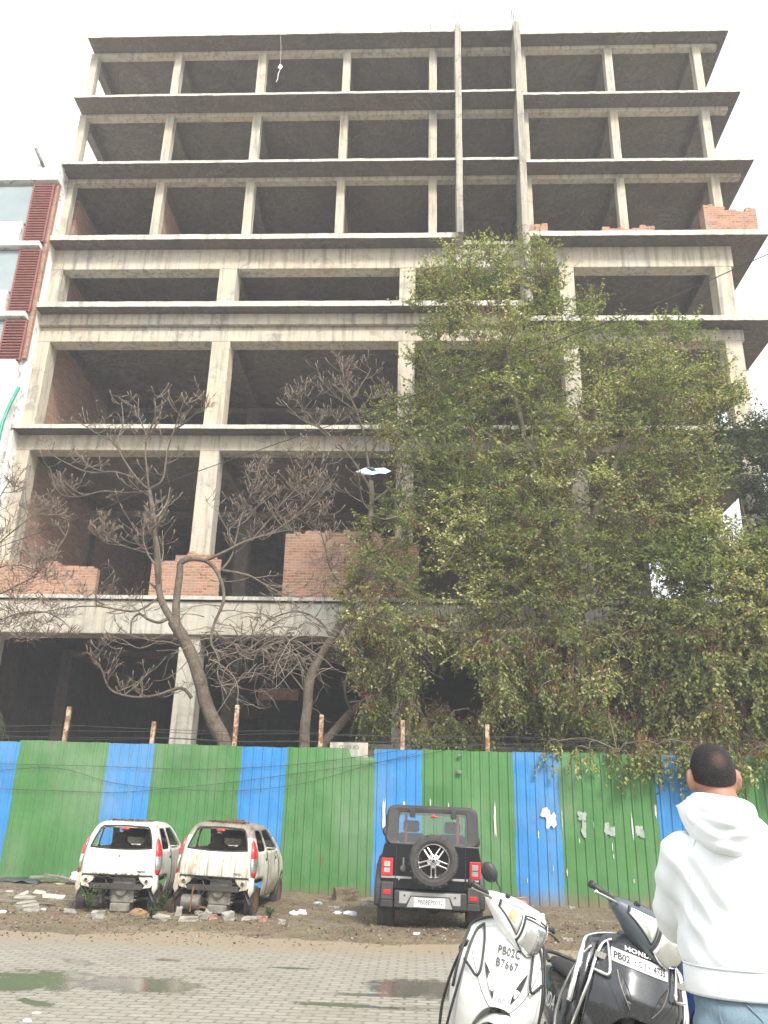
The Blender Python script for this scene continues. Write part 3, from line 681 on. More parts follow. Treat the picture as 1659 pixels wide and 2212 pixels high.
def px3(pts, Y0, Y1=None, jit=.0):
    Y1 = Y0 if Y1 is None else Y1; n = len(pts)
    return [at(x, y, lerp(Y0, Y1, i/max(1, n-1))+random.uniform(-jit, jit)) for i, (x, y) in enumerate(pts)]
class Tree:
    def __init__(s): s.big = MB(); s.small = MB(); s.tips = MB(); s.rnd = random.Random(5)
    def limb(s, pts, r0, r1, n=7, wob=.03, spawn=0, sl=(1.0, 2.2), up=.8, depth=2, from_t=.25, k=5, big=None):
        P = cat_rom(pts, k); L = len(P)
        P = [p + Vector(mnoise.noise_vector(p*1.7))*wob*min(1, i/4) for i, p in enumerate(P)]
        nb0 = len((big or s.big).v); (big or s.big).tube(P, [(.90 if r0 > .08 else .78)*lerp(r0, r1, (i/(L-1))**.9)*(1+.10*mnoise.noise(p*4)) for i, p in enumerate(P)], n)
        for q in range(spawn):
            tt = lerp(from_t, 1, (q+s.rnd.random())/spawn); i = min(L-2, int(tt*(L-1)))
            d = (P[i+1]-P[i]).normalized()
            s.shoot(P[i], d, s.rnd.uniform(*sl)*(1.15-.5*tt), max(.012, lerp(r0, r1, tt)*.45), depth, up)
        return P
    def shoot(s, p, d, length, r, depth, up):
        # a branch that leaves sideways and sweeps up to its tip, knobbly at the joints
        rd = s.rnd; az = rd.uniform(0, 2*PI)
        side = Vector((math.cos(az), .8*math.sin(az), rd.uniform(-.35, .5)))
        v = (d*.35+side*.9).normalized(); n = max(4, int(length/.16)); P = [p]; st = length/n
        curl = rd.uniform(-.18, .18)
        for i in range(n):
            v = (v + Vector((rd.uniform(-.16, .16)+curl*v.y, rd.uniform(-.16, .16)-curl*v.x, up*.17 + rd.uniform(-.12, .12)))).normalized()
            P.append(P[-1]+v*st)
        rr = [max(.0055, .85*lerp(r, r*.42, i/n)) for i in range(n+1)]
        s.small.tube(P, rr, 5)
        if depth > 0:
            for q in range(rd.choice((2, 3, 3))):
                i = rd.randint(int(n*.35), n)
                s.shoot(P[i], (P[min(i+1, n)]-P[i-1]).normalized(), length*rd.uniform(.4, .7), rr[i]*.75, depth-1, up)
        if depth <= 1: s.tuft(P[-1], v)
    def tuft(s, p, v):
        rd = s.rnd
        P = [p, p+(v+Vector((0, 0, .5))).normalized()*rd.uniform(.10, .22)]; s.small.tube(P, [.011, .008], 4)
        for k in range(rd.randint(2, 4)):
            d = (v*.4+Vector((rd.uniform(-1, 1), rd.uniform(-1, 1), rd.uniform(-.6, .7)))).normalized()*rd.uniform(.12, .30)
            a = p+v*rd.uniform(-.1, .1); s.tips.tube([a, a+d*.6+Vector((0, 0, .02)), a+d+Vector((0, 0, -.05))], [.005, .0035, .002], 3, False)
    def droop(s, p, length, r, spread=.5, cd=1):
        rd = s.rnd; n = max(5, int(length/.18)); P = [p]
        v = Vector((rd.uniform(-1, 1)*spread, rd.uniform(-.5, .5), rd.uniform(-.2, .3))).normalized()
        for i in range(n):
            v = (v+Vector((rd.uniform(-.3, .3), rd.uniform(-.2, .2), -.2+rd.uniform(-.22, .25) if i < n*.75 else .35))).normalized(); P.append(P[-1]+v*length/n)
        s.small.tube(P, [lerp(r, .006, i/n) for i in range(n+1)], 5)
        if cd:
            for q in range(2): s.droop(P[rd.randint(2, n-1)], length*.5, r*.6, spread, cd-1)
    def finish(s, root, off):
        o = Vector(off)
        def mv(b): b.v = [(x-o.x, y-o.y, z-o.z) for x, y, z in b.v]
        for b, nm, mt in ((s.big, 'trunk', 'bark'), (s.small, 'branches', 'twig'), (s.tips, 'dry_stalks', 'stalk')):
            if b.v: mv(b); q = b.build(nm, M[mt], root, smooth=True, fixn=False); (tag(q, kind='stuff') if nm == 'dry_stalks' else None)

def T(name, label, off, group=None):
    return thing(name, label, 'tree', off, (0, 0, 0), group)
# --- tree A: the thick bent one on the left of the pair
A = Tree(); YA = 19.6
A.limb(px3([(490, 1650), (482, 1600), (452, 1540), (432, 1475), (416, 1420), (396, 1380), (374, 1342)], YA), .20, .155, 10, .03)
A.limb(px3([(376, 1346), (350, 1300), (341, 1240), (336, 1170), (330, 1110), (321, 1056)], YA, YA-.2), .10, .058, 8, .02, 5, (.8, 1.5))
forks = [([(321, 1058), (292, 1030), (262, 985), (246, 955), (215, 940), (180, 918), (150, 905)], 7), ([(262, 985), (255, 950), (266, 915), (262, 870)], 4),
 ([(321, 1056), (315, 990), (315, 940), (300, 900), (298, 860)], 6), ([(315, 945), (335, 900), (332, 858)], 4), ([(321, 1056), (350, 1035), (360, 980), (375, 930), (392, 885), (402, 858)], 7),
 ([(375, 930), (410, 905), (437, 884)], 4), ([(320, 1062), (280, 1065), (220, 1060), (160, 1075), (125, 1058), (108, 1010)], 8), ([(300, 1035), (250, 1020), (200, 1020), (150, 1005), (118, 985)], 7)]
for f_, ns in forks:
    A.limb(px3(f_, YA-.2, YA-.2+random.uniform(-1.2, 1.0), .05), .042, .016, 6, .03, ns, (.35, .8), .9, 1, .3)
A.limb(px3([(384, 1372), (381, 1310), (388, 1240), (391, 1216), (412, 1205)], YA), .115, .085, 9, .02)
A.limb(px3([(408, 1206), (445, 1211), (470, 1238), (484, 1290), (475, 1320), (462, 1350), (456, 1390), (474, 1420), (470, 1460), (490, 1500)], YA, YA-.4), .075, .02, 8, .03, 9, (.6, 1.3), -.4, 1, .35)
A.limb(px3([(440, 1212), (490, 1190), (540, 1166), (590, 1150), (640, 1112), (668, 1085), (700, 1040)], YA, YA+.5), .06, .02, 7, .03, 14, (.6, 1.5), .7, 2)
A.limb(px3([(478, 1232), (530, 1240), (560, 1256), (610, 1282), (660, 1290), (700, 1275)], YA, YA-.3), .045, .015, 6, .03, 9, (.5, 1.1), .3, 1)
A.limb(px3([(366, 1334), (345, 1345), (322, 1338), (302, 1326), (285, 1340), (282, 1368)], YA, YA-.5), .06, .025, 7, .02, 3, (.5, .9), .6, 1)
A.limb(px3([(345, 1290), (300, 1318), (250, 1316), (180, 1310), (100, 1322), (55, 1325)], YA, YA-.9), .035, .012, 6, .03, 9, (.5, 1.2), .4, 2)
A.limb(px3([(414, 1508), (390, 1488), (340, 1500), (290, 1506), (240, 1490), (222, 1452), (205, 1425)], YA, YA-.6), .06, .018, 7, .03, 12, (.4, .9), 1.1, 1)
A.limb(px3([(400, 1400), (350, 1385), (300, 1400), (260, 1380), (230, 1395)], YA, YA-.8), .03, .012, 6, .03, 6, (.4, .9), .3, 1)
A.limb(px3([(345, 1280), (334, 1268), (322, 1258)], YA), .06, .035, 7, 0)
A.limb(px3([(338, 1200), (300, 1190), (250, 1170), (215, 1140)], YA, YA-.6), .03, .012, 6, .03, 9, (.4, 1.0), .8, 2)
A.limb(px3([(470, 1240), (500, 1200), (520, 1120), (545, 1060), (560, 1000)], YA, YA+.6), .04, .015, 6, .03, 10, (.5, 1.1), .8, 2)
A.limb(px3([(545, 1165), (600, 1100), (640, 1050), (655, 1000)], YA+.2, YA+.8), .03, .012, 6, .03, 9, (.5, 1.0), .8, 2)
for q in range(44):
    A.droop(at(random.uniform(430, 690), random.uniform(1330, 1440), YA+random.uniform(-.6, .9)), random.uniform(.9, 2.0), random.uniform(.010, .017))
o = at(488, 1600, YA); o.z = 0
A.finish(T('bare_tree', 'leafless tree with a thick bent trunk and an arching broken limb', o), o)
# --- tree B: straighter trunk to the right, fine bare crown above the kite
B = Tree(); B.rnd = random.Random(9); YB_ = 20.4
B.limb(px3([(654, 1660), (657, 1600), (663, 1540), (671, 1460), (690, 1422), (716, 1380), (745, 1335), (765, 1280), (785, 1200), (800, 1120), (802, 1040)], YB_), .155, .07, 10, .03, 6, (.8, 1.6), .6, 2, .55)
for f_, ns, r in [([(802, 1060), (770, 1005), (740, 970), (700, 930), (650, 905), (608, 862)], 10, .05), ([(700, 930), (660, 890), (640, 850)], 5, .025), ([(800, 1040), (790, 960), (770, 890), (745, 830), (738, 788)], 11, .05), ([(770, 890), (720, 850), (690, 815)], 6, .025), ([(795, 990), (830, 930), (842, 880), (835, 830)], 7, .04), ([(760, 860), (790, 820), (800, 795)], 4, .02),
    ([(716, 1380), (690, 1340), (640, 1320), (590, 1335), (560, 1360)], 8, .045), ([(690, 1425), (640, 1390), (600, 1380), (560, 1400), (545, 1440)], 8, .04), ([(663, 1500), (620, 1450), (575, 1440), (550, 1480), (560, 1530)], 7, .03), ([(765, 1285), (720, 1240), (700, 1180), (690, 1130)], 9, .04), ([(745, 1335), (800, 1290), (850, 1280)], 6, .035)]:
    B.limb(px3(f_, YB_, YB_+random.uniform(-1, .9), .04), r, .014, 6, .03, ns, (.4, .95), .9, 2 if ns > 8 else 1, .25)
for q in range(24): B.droop(at(random.uniform(560, 720), random.uniform(1340, 1420), YB_+random.uniform(-.6, .4)), random.uniform(.9, 1.8), random.uniform(.012, .02))
o = at(656, 1600, YB_); o.z = 0
B.finish(T('bare_tree', 'leafless tree with a straight grey trunk and a fine brown crown reaching the third storey', o), o)
# --- tree C: leaning trunk
Cc = Tree(); Cc.rnd = random.Random(21); YC_ = 20.9
Cc.limb(px3([(680, 1640), (702, 1605), (745, 1556), (788, 1516), (835, 1480), (900, 1420), (960, 1340)], YC_), .15, .08, 9, .03, 8, (.9, 1.8), .5, 2, .4)
Cc.limb(px3([(788, 1516), (770, 1450), (790, 1390), (810, 1330)], YC_), .04, .015, 6, .03, 8, (.5, 1.2), .4, 2)
Cc.limb(px3([(835, 1480), (850, 1420), (800, 1360), (760, 1330)], YC_-.3), .04, .015, 6, .03, 6, (.5, 1.2), .2, 2)
for q in range(16): Cc.droop(at(random.uniform(740, 880), random.uniform(1390, 1500), YC_+random.uniform(-.6, .6)), random.uniform(.8, 1.6), random.uniform(.012, .02))
o = at(702, 1605, YC_); o.z = 0
Cc.finish(T('leaning_tree', 'bare trunk leaning steeply to the right behind the fence, beside the straight one', o), o)
# --- tree D: beyond the left edge, only its branch ends reach in
D = Tree(); D.rnd = random.Random(33); YD = 18.9
D.limb(px3([(-190, 1660), (-180, 1500), (-150, 1400), (-110, 1330)], YD), .16, .10, 9, .03)
for f_, ns, r in [([(-110, 1335), (-40, 1300), (30, 1270), (80, 1240), (130, 1180), (152, 1132)], 10, .035), ([(-110, 1330), (-50, 1220), (20, 1155), (70, 1110), (85, 1070)], 10, .035), ([(-120, 1345), (-30, 1345), (60, 1322), (120, 1330), (170, 1375)], 9, .035), ([(-130, 1360), (-40, 1390), (30, 1370), (85, 1385)], 8, .03), ([(-110, 1330), (-60, 1180), (-10, 1090), (20, 1040)], 9, .035), ([(-60, 1260), (0, 1225), (60, 1225), (110, 1260)], 8, .025)]:
    D.limb(px3(f_, YD, YD+random.uniform(-.8, .8), .05), r, .012, 6, .03, ns, (.4, 1.0), .6, 2, .3)
o = at(-190, 1640, YD); o.z = 0
D.finish(T('bare_tree', 'leafless tree rooted beyond the left edge, only thin grey branch ends in view', o), o)

# ------------------------------------------------------------------ leafy trees
t = NT('leaf'); at_ = t.n('ShaderNodeAttribute', attribute_name='Col', attribute_type='GEOMETRY')
t.val(t.b.inputs['Base Color'], at_.outputs[0]); t.b.inputs['Roughness'].default_value = .55; t.b.inputs['Specular IOR Level'].default_value = .35
tl = t.n('ShaderNodeBsdfTranslucent'); t.l(t.mix(1.0, at_.outputs[0], (1.0, 1.1, .5), 'MULTIPLY'), tl.inputs[0])
mx = t.n('ShaderNodeMixShader'); mx.inputs[0].default_value = .5; t.l(t.b.outputs[0], mx.inputs[1]); t.l(tl.outputs[0], mx.inputs[2]); t.l(mx.outputs[0], t.out.inputs[0])
M['leaf'] = t.mat
def leaf_mesh(name, P, D, N, L, W, C, parent, off, mat='leaf', fold=.18):
    # P points, D axis directions, N normals, lengths, widths, colours -> one mesh of folded leaves (two quads each)
    D = D/np.linalg.norm(D, axis=1, keepdims=True); S = np.cross(D, N); S /= np.linalg.norm(S, axis=1, keepdims=True)+1e-9; U = np.cross(S, D)
    L = L[:, None]; W = W[:, None]
    tip = P+D*L-U*L*.12; mid1 = P+D*L*.42+S*W*.5+U*W*fold; mid2 = P+D*L*.42-S*W*.5+U*W*fold; ax = P+D*L*.45
    a1 = P+D*L*.75+S*W*.33+U*W*fold*.5; a2 = P+D*L*.75-S*W*.33+U*W*fold*.5
    n = len(P); V = np.stack([P, mid1, a1, tip, a2, mid2], 1).reshape(-1, 3)-np.array(off)
    F = np.array([[0, 1, 2, 3], [0, 3, 4, 5]])[None]+np.arange(n)[:, None, None]*6
    me = bpy.data.meshes.new(name); me.vertices.add(n*6); me.vertices.foreach_set('co', V.ravel().astype(np.float32))
    me.loops.add(n*8); me.loops.foreach_set('vertex_index', F.ravel().astype(np.int32)); me.polygons.add(n*2)
    me.polygons.foreach_set('loop_start', (np.arange(n*2)*4).astype(np.int32)); me.polygons.foreach_set('loop_total', np.full(n*2, 4, np.int32))
    me.update(calc_edges=True)
    ca = me.color_attributes.new('Col', 'FLOAT_COLOR', 'POINT')
    col = np.repeat(np.concatenate([C, np.ones((n, 1))], 1), 6, 0); ca.data.foreach_set('color', col.ravel().astype(np.float32))
    me.materials.append(M[mat]); o = bpy.data.objects.new(name, me); COL.objects.link(o); o.parent = parent
    return o
def in_poly(px, py, poly):
    c = False; n = len(poly)
    for i in range(n):
        x0, y0 = poly[i]; x1, y1 = poly[i-1]
        if (y0 > py) != (y1 > py) and px < (x1-x0)*(py-y0)/(y1-y0)+x0: c = not c
    return c
def edge_dist(px, py, poly):
    d = 1e9; p = np.array((px, py))
    for i in range(len(poly)):
        a = np.array(poly[i], float); b = np.array(poly[i-1], float); t_ = np.clip(np.dot(p-a, b-a)/(np.dot(b-a, b-a)+1e-9), 0, 1)
        d = min(d, np.hypot(*(p-a-(b-a)*t_)))
    return d
def leafy(name, label, poly, Yc, thick, nclump, limbs, base, seed, pal, density=1.0, holes=(), leaf=(.10, .062), pods=.0, droop_y=1300, nz=.5, upright=True, group=None):
    rd = random.Random(seed); rg = np.random.default_rng(seed)
    xs_ = [p[0] for p in poly]; ys_ = [p[1] for p in poly]; cl = []
    tries = 0
    while len(cl) < nclump and tries < nclump*60:
        tries += 1
        x, y = rd.uniform(min(xs_), max(xs_)), rd.uniform(min(ys_), max(ys_))
        if not in_poly(x, y, poly): continue
        if any(((x-hx)/rx)**2+((y-hy)/ry)**2 < 1 for hx, hy, rx, ry in holes): continue
        if mnoise.noise(Vector((x*.009, y*.009, seed)))+.4*mnoise.noise(Vector((x*.025, y*.025, seed))) < nz-1+(.04 if y < 760 else 0): continue
        ed = edge_dist(x, y, poly); th = thick*min(1, .25+ed/150)
        Yp = Yc + rd.uniform(-1, 1)*th
        if y > 1600 and x > 1150:                                  # a few ends hang over the top of the sheets
            if rd.random() < .62: continue
            Yp = 17.75+.35*rd.random()
        cl.append(tuple(at(x, y, Yp))+(y, ed))
    # skeleton: traced main limbs, then every clump reaches for the nearest wood nearer the trunk
    wood = MB(); nodes = []; 
    for pts, r0, r1, y0, y1 in limbs:
        P = cat_rom(px3(pts, y0, y1), 6); P = [p+Vector(mnoise.noise_vector(p*1.3))*.05 for p in P]
        wood.tube(P, [lerp(r0, r1, i/(len(P)-1)) for i in range(len(P))], 8)
        nodes += [tuple(p) for p in P]
    nodes = np.array(nodes); C = np.array(cl); b0 = np.array(base)
    order = np.argsort([np.min(np.linalg.norm(nodes-c[:3], axis=1)) for c in C]); twigs = MB()
    for i in order:
        c = C[i, :3]; d = np.linalg.norm(nodes-c, axis=1); j = int(np.argmin(d)); p = Vector(nodes[j]); q = Vector(c)
        if d[j] < .05: continue
        md = (p+q)/2+Vector((rd.uniform(-.1, .1), rd.uniform(-.1, .1), .12*d[j]))
        P = cat_rom([p, md, q], 3); twigs.tube(P, [max(.006, .012+.006*d[j]*(1-k/6)) for k in range(len(P))], 4, False)
        nodes = np.vstack([nodes, [tuple(P[2]), tuple(P[4]), tuple(q)]])
    # twigs and leaves
    LP, LD, LN, LC = [], [], [], []; PP, PD = [], []
    pal = [np.array(k) for k in pal]
    for x, y, z, py, ed in C:
        c = Vector((x, y, z)); low = min(1, max(0, (py-droop_y)/200+ .15))
        tone = rd.random(); k_ = mnoise.noise(Vector((x*.6, z*.6, seed)))
        for q in range(rd.randint(4, 6)):
            up = (.5 if upright else 0)*(1-low)-.9*low
            v = Vector((rd.uniform(-1, 1), rd.uniform(-1, .8), up+rd.uniform(-.5, .5))).normalized(); P = [c]; n = rd.randint(4, 7); st = rd.uniform(.07, .12)
            for s_ in range(n):
                v = (v+Vector((rd.uniform(-.3, .3), rd.uniform(-.3, .3), rd.uniform(-.22, .16)-.12*low))).normalized(); P.append(P[-1]+v*st)
            twigs.tube(P, [lerp(.008, .003, s_/n) for s_ in range(n+1)], 3, False)
            yel = rd.random()
            for s_ in range(1, n+1):
                for m_ in range(2 if rd.random() < density else 1):
                    if rd.random() > density*1.2: continue
                    dv = v*.4+Vector((rd.uniform(-1, 1), rd.uniform(-1, 1), rd.uniform(-.9, .35)))
                    LP.append(P[s_]+Vector((rd.uniform(-.03, .03), rd.uniform(-.03, .03), rd.uniform(-.03, .03)))); LD.append(dv); LN.append((rd.uniform(-.7, .7), rd.uniform(-1.0, .3), rd.uniform(.1, 1)))
                    h = rd.random()*.55+.45*yel+.5*k_
                    cc = pal[0] if h < .30 else pal[1] if h < .62 else pal[2] if h < .90 else pal[3]
                    LC.append(cc*rd.uniform(.75, 1.25))
        if pods and rd.random() < pods*(1.8 if low > .3 else .5):
            for q in range(rd.randint(10, 24)):
                PP.append((x+rd.gauss(0, .14), y+rd.gauss(0, .14), z+rd.gauss(0, .13))); PD.append((rd.uniform(-.25, .25), rd.uniform(-.25, .25), -1))
    off = Vector((b0[0], b0[1], 0)); root = T(name, label, off, group)
    for b, nm in ((wood, 'trunk'), (twigs, 'branches')):
        b.v = [(x-off.x, y-off.y, z) for x, y, z in b.v]; b.build(nm, M['bark_g'], root, smooth=True, fixn=False)
    n = len(LP); sz = rg.uniform(.65, 1.25, n)
    leaf_mesh('leaves', np.array(LP), np.array(LD), np.array(LN), leaf[0]*sz, leaf[1]*sz, np.array(LC), root, off)
    if PP:
        n = len(PP); leaf_mesh('seed_pods', np.array(PP), np.array(PD), rg.normal(size=(n, 3)), rg.uniform(.09, .19, n), rg.uniform(.018, .032, n), np.array([(.27, .135, .07)])*rg.uniform(.6, 1.35, (n, 1)), root, off, fold=.4)
    return root
PAL = [(.14, .19, .050), (.235, .275, .078), (.39, .375, .145), (.62, .57, .33)]
crown = [(905, 600), (955, 545), (1010, 530), (1060, 515), (1100, 545), (1165, 525), (1205, 555), (1220, 600), (1215, 650), (1265, 635), (1300, 660), (1300, 700), (1390, 705), (1480, 695), (1555, 745), (1575, 810), (1600, 860), (1560, 900), (1530, 960), (1580, 1010), (1560, 1080), (1490, 1130), (1420, 1190), (1360, 1260), (1380, 1320), (1440, 1360), (1430, 1480), (1390, 1628), (1300, 1640), (1200, 1618), (1120, 1590), (1040, 1600), (960, 1590), (905, 1600), (880, 1560), (850, 1490), (795, 1580), (770, 1530), (800, 1470), (745, 1400), (722, 1330), (765, 1230), (770, 1145), (825, 1100), (870, 1040), (812, 960), (800, 900), (840, 850), (880, 900), (900, 830), (885, 760), (900, 700), (880, 650)]
hol = [(1000, 1480, 55, 60), (920, 1450, 22, 80), (940, 560, 25, 18), (1010, 760, 30, 25), (1240, 830, 16, 40), (1255, 1060, 16, 80), (1300, 990, 24, 20), (960, 1270, 45, 35), (1110, 1560, 60, 26), (905, 1200, 25, 60), (1215, 1390, 26, 20), (850, 1160, 26, 22), (1120, 640, 18, 24), (1180, 700, 30, 16), (1460, 760, 26, 22), (1390, 860, 24, 18), (1440, 1020, 26, 20)]
bs = at(1300, 1640, 20.2)
leafy('leafy_tree', 'biggest leafy tree, olive green with brown hanging pods, covering the right half of the building', crown, 20.3, 1.9, 2250,
    [([(1310, 1690), (1290, 1600), (1262, 1480), (1245, 1380), (1235, 1260)], .20, .15, 20.2, 20.2), ([(1235, 1270), (1200, 1130), (1150, 1000), (1110, 850), (1085, 700), (1070, 590)], .13, .02, 20.2, 20.0),
     ([(1236, 1250), (1290, 1100), (1350, 960), (1420, 840), (1480, 750)], .12, .02, 20.2, 20.6), ([(1250, 1400), (1150, 1300), (1050, 1220), (960, 1160), (880, 1120), (830, 1120)], .10, .02, 20.2, 19.4),
     ([(1260, 1470), (1150, 1420), (1020, 1370), (900, 1350), (780, 1330)], .09, .02, 20.2, 19.0), ([(1240, 1330), (1330, 1260), (1400, 1180), (1500, 1080), (1550, 1000)], .10, .02, 20.2, 20.8), ([(1150, 1000), (1040, 930), (960, 860), (910, 760)], .06, .015, 20.1, 19.4), ([(1265, 1500), (1320, 1420), (1400, 1400)], .06, .02, 20.2, 19.5)],
    bs, 4, PAL, .98, hol, pods=.34, nz=.45, leaf=(.086, .052))
right = [(1380, 1250), (1420, 1180), (1500, 1130), (1560, 1120), (1590, 1140), (1640, 1180), (1720, 1120), (1780, 1300), (1780, 1640), (1640, 1650), (1560, 1646), (1480, 1640), (1400, 1640), (1360, 1600), (1400, 1500), (1390, 1420)]
bs = at(1600, 1650, 19.6)
leafy('leafy_tree', 'lower leafy tree at the right edge, twigs drooping over the fence behind the man', right, 19.6, 1.3, 1150,
    [([(1640, 1700), (1620, 1600), (1590, 1480), (1570, 1380), (1580, 1260)], .14, .04, 19.6, 19.6), ([(1590, 1480), (1500, 1420), (1430, 1400)], .06, .02, 19.6, 19.2), ([(1600, 1520), (1680, 1400), (1720, 1280)], .07, .02, 19.6, 19.4)],
    bs, 14, PAL, .98, [(1420, 1260, 16, 40), (1590, 1160, 14, 40)], pods=.3, leaf=(.092, .056))
dark = [(1500, 1010), (1540, 900), (1610, 930), (1659, 900), (1760, 850), (1860, 1000), (1860, 1400), (1640, 1420), (1580, 1330), (1620, 1200), (1650, 1120), (1600, 1080)]
bs = at(1700, 1640, 21.8)
leafy('dark_tree', 'darker dense green tree at the right edge behind the olive one', dark, 21.8, 1.4, 620,
    [([(1740, 1700), (1730, 1500), (1715, 1300), (1710, 1150), (1700, 1000)], .16, .04, 21.8, 21.8), ([(1715, 1300), (1640, 1200), (1590, 1060)], .06, .02, 21.8, 21.6)],
    bs, 24, [(.045, .075, .040), (.06, .095, .048), (.085, .12, .058), (.13, .16, .085)], 1.0, (), leaf=(.11, .05))
# low bush at the left edge
bush = [(-120, 1500), (-30, 1510), (10, 1540), (22, 1580), (15, 1606), (-120, 1640)]
bs = at(-60, 1630, 18.9)
leafy('shrub', 'small dark green shrub peeping over the fence at the left edge', bush, 18.9, .5, 60, [([(-60, 1690), (-55, 1600), (-40, 1550)], .04, .02, 18.9, 18.9)], bs, 31,
    [(.02, .055, .02), (.03, .07, .025), (.05, .09, .03), (.07, .11, .04)], 1.0, (), leaf=(.08, .03))

# bare whips sticking out of the top of the big crown
# ------------------------------------------------------------------ overhead cable, kites
b = MB(); P = [at(1800, 498, 11.0), at(1659, 549, 11.8), at(1444, 645, 12.6), at(1240, 722, 13.3), at(829, 878, 14.7), at(400, 1028, 16.0), at(125, 1136, 17.0), at(-200, 1250, 18.0)]
c0 = P[3].copy(); b.tube([p-c0 for p in cat_rom(P, 4)], .009, 5); cb = b.build('overhead_cable', M['wire']); cb.location = c0
tag(cb, 'thin black cable sloping down to the left across the trees and building', 'cable')
M['kite'] = pm('pale cyan kite paper', (.50, .72, .74), (.38, .60, .66), 5, .6)
M['kite_hole'] = pm('dark kite hole', (.03, .06, .07), (.05, .08, .09), 9, .7)
q = at(806, 1018, 19.7); kt = thing('kite', 'torn pale blue paper kite with a dark hole, snagged in the bare crown', 'kite', q)
def kp(x, y, dy=0): d = at(x, y, 19.7)-q; return (d.x, d.y+dy+.03*math.sin(x*.3), d.z)
b = MB(); b.add([kp(768, 1020), kp(790, 1011), kp(800, 1008, .1), kp(808, 1010, .06), kp(830, 1011), kp(846, 1017), kp(832, 1026, -.05), kp(818, 1022), kp(806, 1028, -.08), kp(788, 1027)], [(0, 1, 8, 9), (1, 2, 7, 8), (2, 3, 4, 7), (4, 5, 6, 7)])
b.build('kite_paper', M['kite'], kt, solid=.002)
b = MB(); b.add([kp(790, 1011, -.03), kp(806, 1009, -.02), kp(812, 1018, -.04), kp(800, 1019, -.03)], [(0, 1, 2, 3)]); b.build('dark_hole', M['kite_hole'], kt, solid=.002)  # dark sheet laid on the paper to stand for a hole
b = MB(); b.tube([kp(772, 1023), kp(806, 1014), kp(842, 1019)], .004, 4); b.build('spar', M['twig'], kt)
q = at(605, 145, 23.2); kt = thing('kite', 'small white kite with a dangling tail hanging before the top storey', 'kite', q)
def kp2(x, y, dy=0): d = at(x, y, 23.2)-q; return (d.x, d.y+dy, d.z)
b = MB(); b.add([kp2(600, 146), kp2(605, 136, .03), kp2(611, 144), kp2(606, 152, -.04)], [(0, 1, 2, 3)]); b.build('kite_paper', M['plate'], kt, solid=.002)
b = MB(); b.tube([kp2(605, 150), kp2(601, 160), kp2(600, 170), kp2(597, 177)], .012, 5); b.tube([kp2(606, 137), kp2(607, 100, .0), kp2(606, 78)], .004, 4); b.build('tail', M['plate'], kt)
# ------------------------------------------------------------------ wrecked white hatchbacks
def carpaint(name, c, dirt, amount, streak=0.0):
    t = NT(name); v = t.coord('Object'); n = t.noise(v, 2.2, 6, .65); f = t.noise(v, 24, 5, .7)
    st = t.noise(t.coord('Object', (14, 3, .55)), 1.6, 5, .65)
    col = t.mix(t.ramp(n, [(.62-amount*.35, 0.0), (.78-amount*.2, .85)]), c, dirt)
    if streak: col = t.mix(t.ramp(st, [(.60-streak*.18, 0.0), (.74-streak*.1, .85)]), col, tuple(x*.7 for x in dirt))
    col = t.mix(t.math('MULTIPLY', f, .22), col, dirt)
    mud = t.math('ADD', t.math('MULTIPLY', t.sep(v)[2], -1.5), t.math('ADD', t.math('MULTIPLY', n, 1.2), .45))      # splashed mud and rust low down
    col = t.mix(t.ramp(mud, [(.0, 0.0), (.45, .75)]), col, (.20, .15, .09))
    ru = t.noise(t.coord('Object', (1, 1, 1), (0, 0, 0), (4, 2, 7)), 7, 6, .7); col = t.mix(t.ramp(ru, [(.63, 0.0), (.68, .85*min(1, amount+.3))]), col, (.15, .07, .035))
    return t.fin(col, t.math('ADD', .38, t.math('MULTIPLY', n, .4)), spec=.4)
M['wpaint'] = carpaint('dusty white paint', (.68, .665, .60), (.33, .29, .21), .55, .35)
M['wpanel'] = carpaint('white tailgate paint', (.77, .76, .70), (.42, .37, .28), .28, .2)
M['dpaint'] = carpaint('grimy white paint', (.66, .64, .56), (.30, .26, .20), .6, .6)
M['dpanel'] = carpaint('streaked tailgate paint', (.74, .72, .62), (.30, .26, .18), .3, 1.0)
M['burnt'] = carpaint('scorched roof paint', (.34, .30, .25), (.13, .105, .085), .6, .6)
M['seat'] = pm('torn grey seat cloth', (.055, .05, .045), (.09, .08, .07), 6, .9)
M['cast'] = pm('cast alloy grime', (.25, .235, .195), (.12, .11, .09), 7, .6, .4, .2)
M['soot'] = pm('underbody soot', (.03, .028, .025), (.06, .05, .04), 6, .9)
M['dim_glass'] = simple_glass('darkened glass', (.35, .38, .36), .02, (.035, .035, .03), .72)
M['litter'] = pm('dry leaf litter', (.17, .10, .05), (.09, .055, .03), 25, .95, 0, .4)
ZL = [.30, .44, .64, .84, 1.075, 1.16, 1.30, 1.43, 1.50]
HW = [.66, .70, .715, .715, .69, .665, .62, .565, .49]
RY = [.08, .05, .02, .0, .035, .07, .13, .19, .27]
FYY = [2.98, 3.04, 3.05, 2.98, 2.52, 2.36, 2.08, 1.80, 1.62]
ST = [(0, 0), (.42, 0), (.80, .003), (.93, .012), (.99, .04), (1, .10), (1, .17), (1, .28), (1, .37), (1, .41), (1, .55), (1, .72), (1, .79), (.985, .90), (.93, .965), (.80, .99), (.42, 1), (0, 1)]
def shell_pt(fx, fy, z, side=1, off=0.0):
    w_, r_, f_ = interp(z, ZL, HW), interp(z, ZL, RY), interp(z, ZL, FYY)
    # off pushes the point outwards a little from the shell
    return (side*(fx*w_ + (off if fx > .9 else 0)), r_+fy*(f_-r_) - (off if fy < .05 else 0), z)
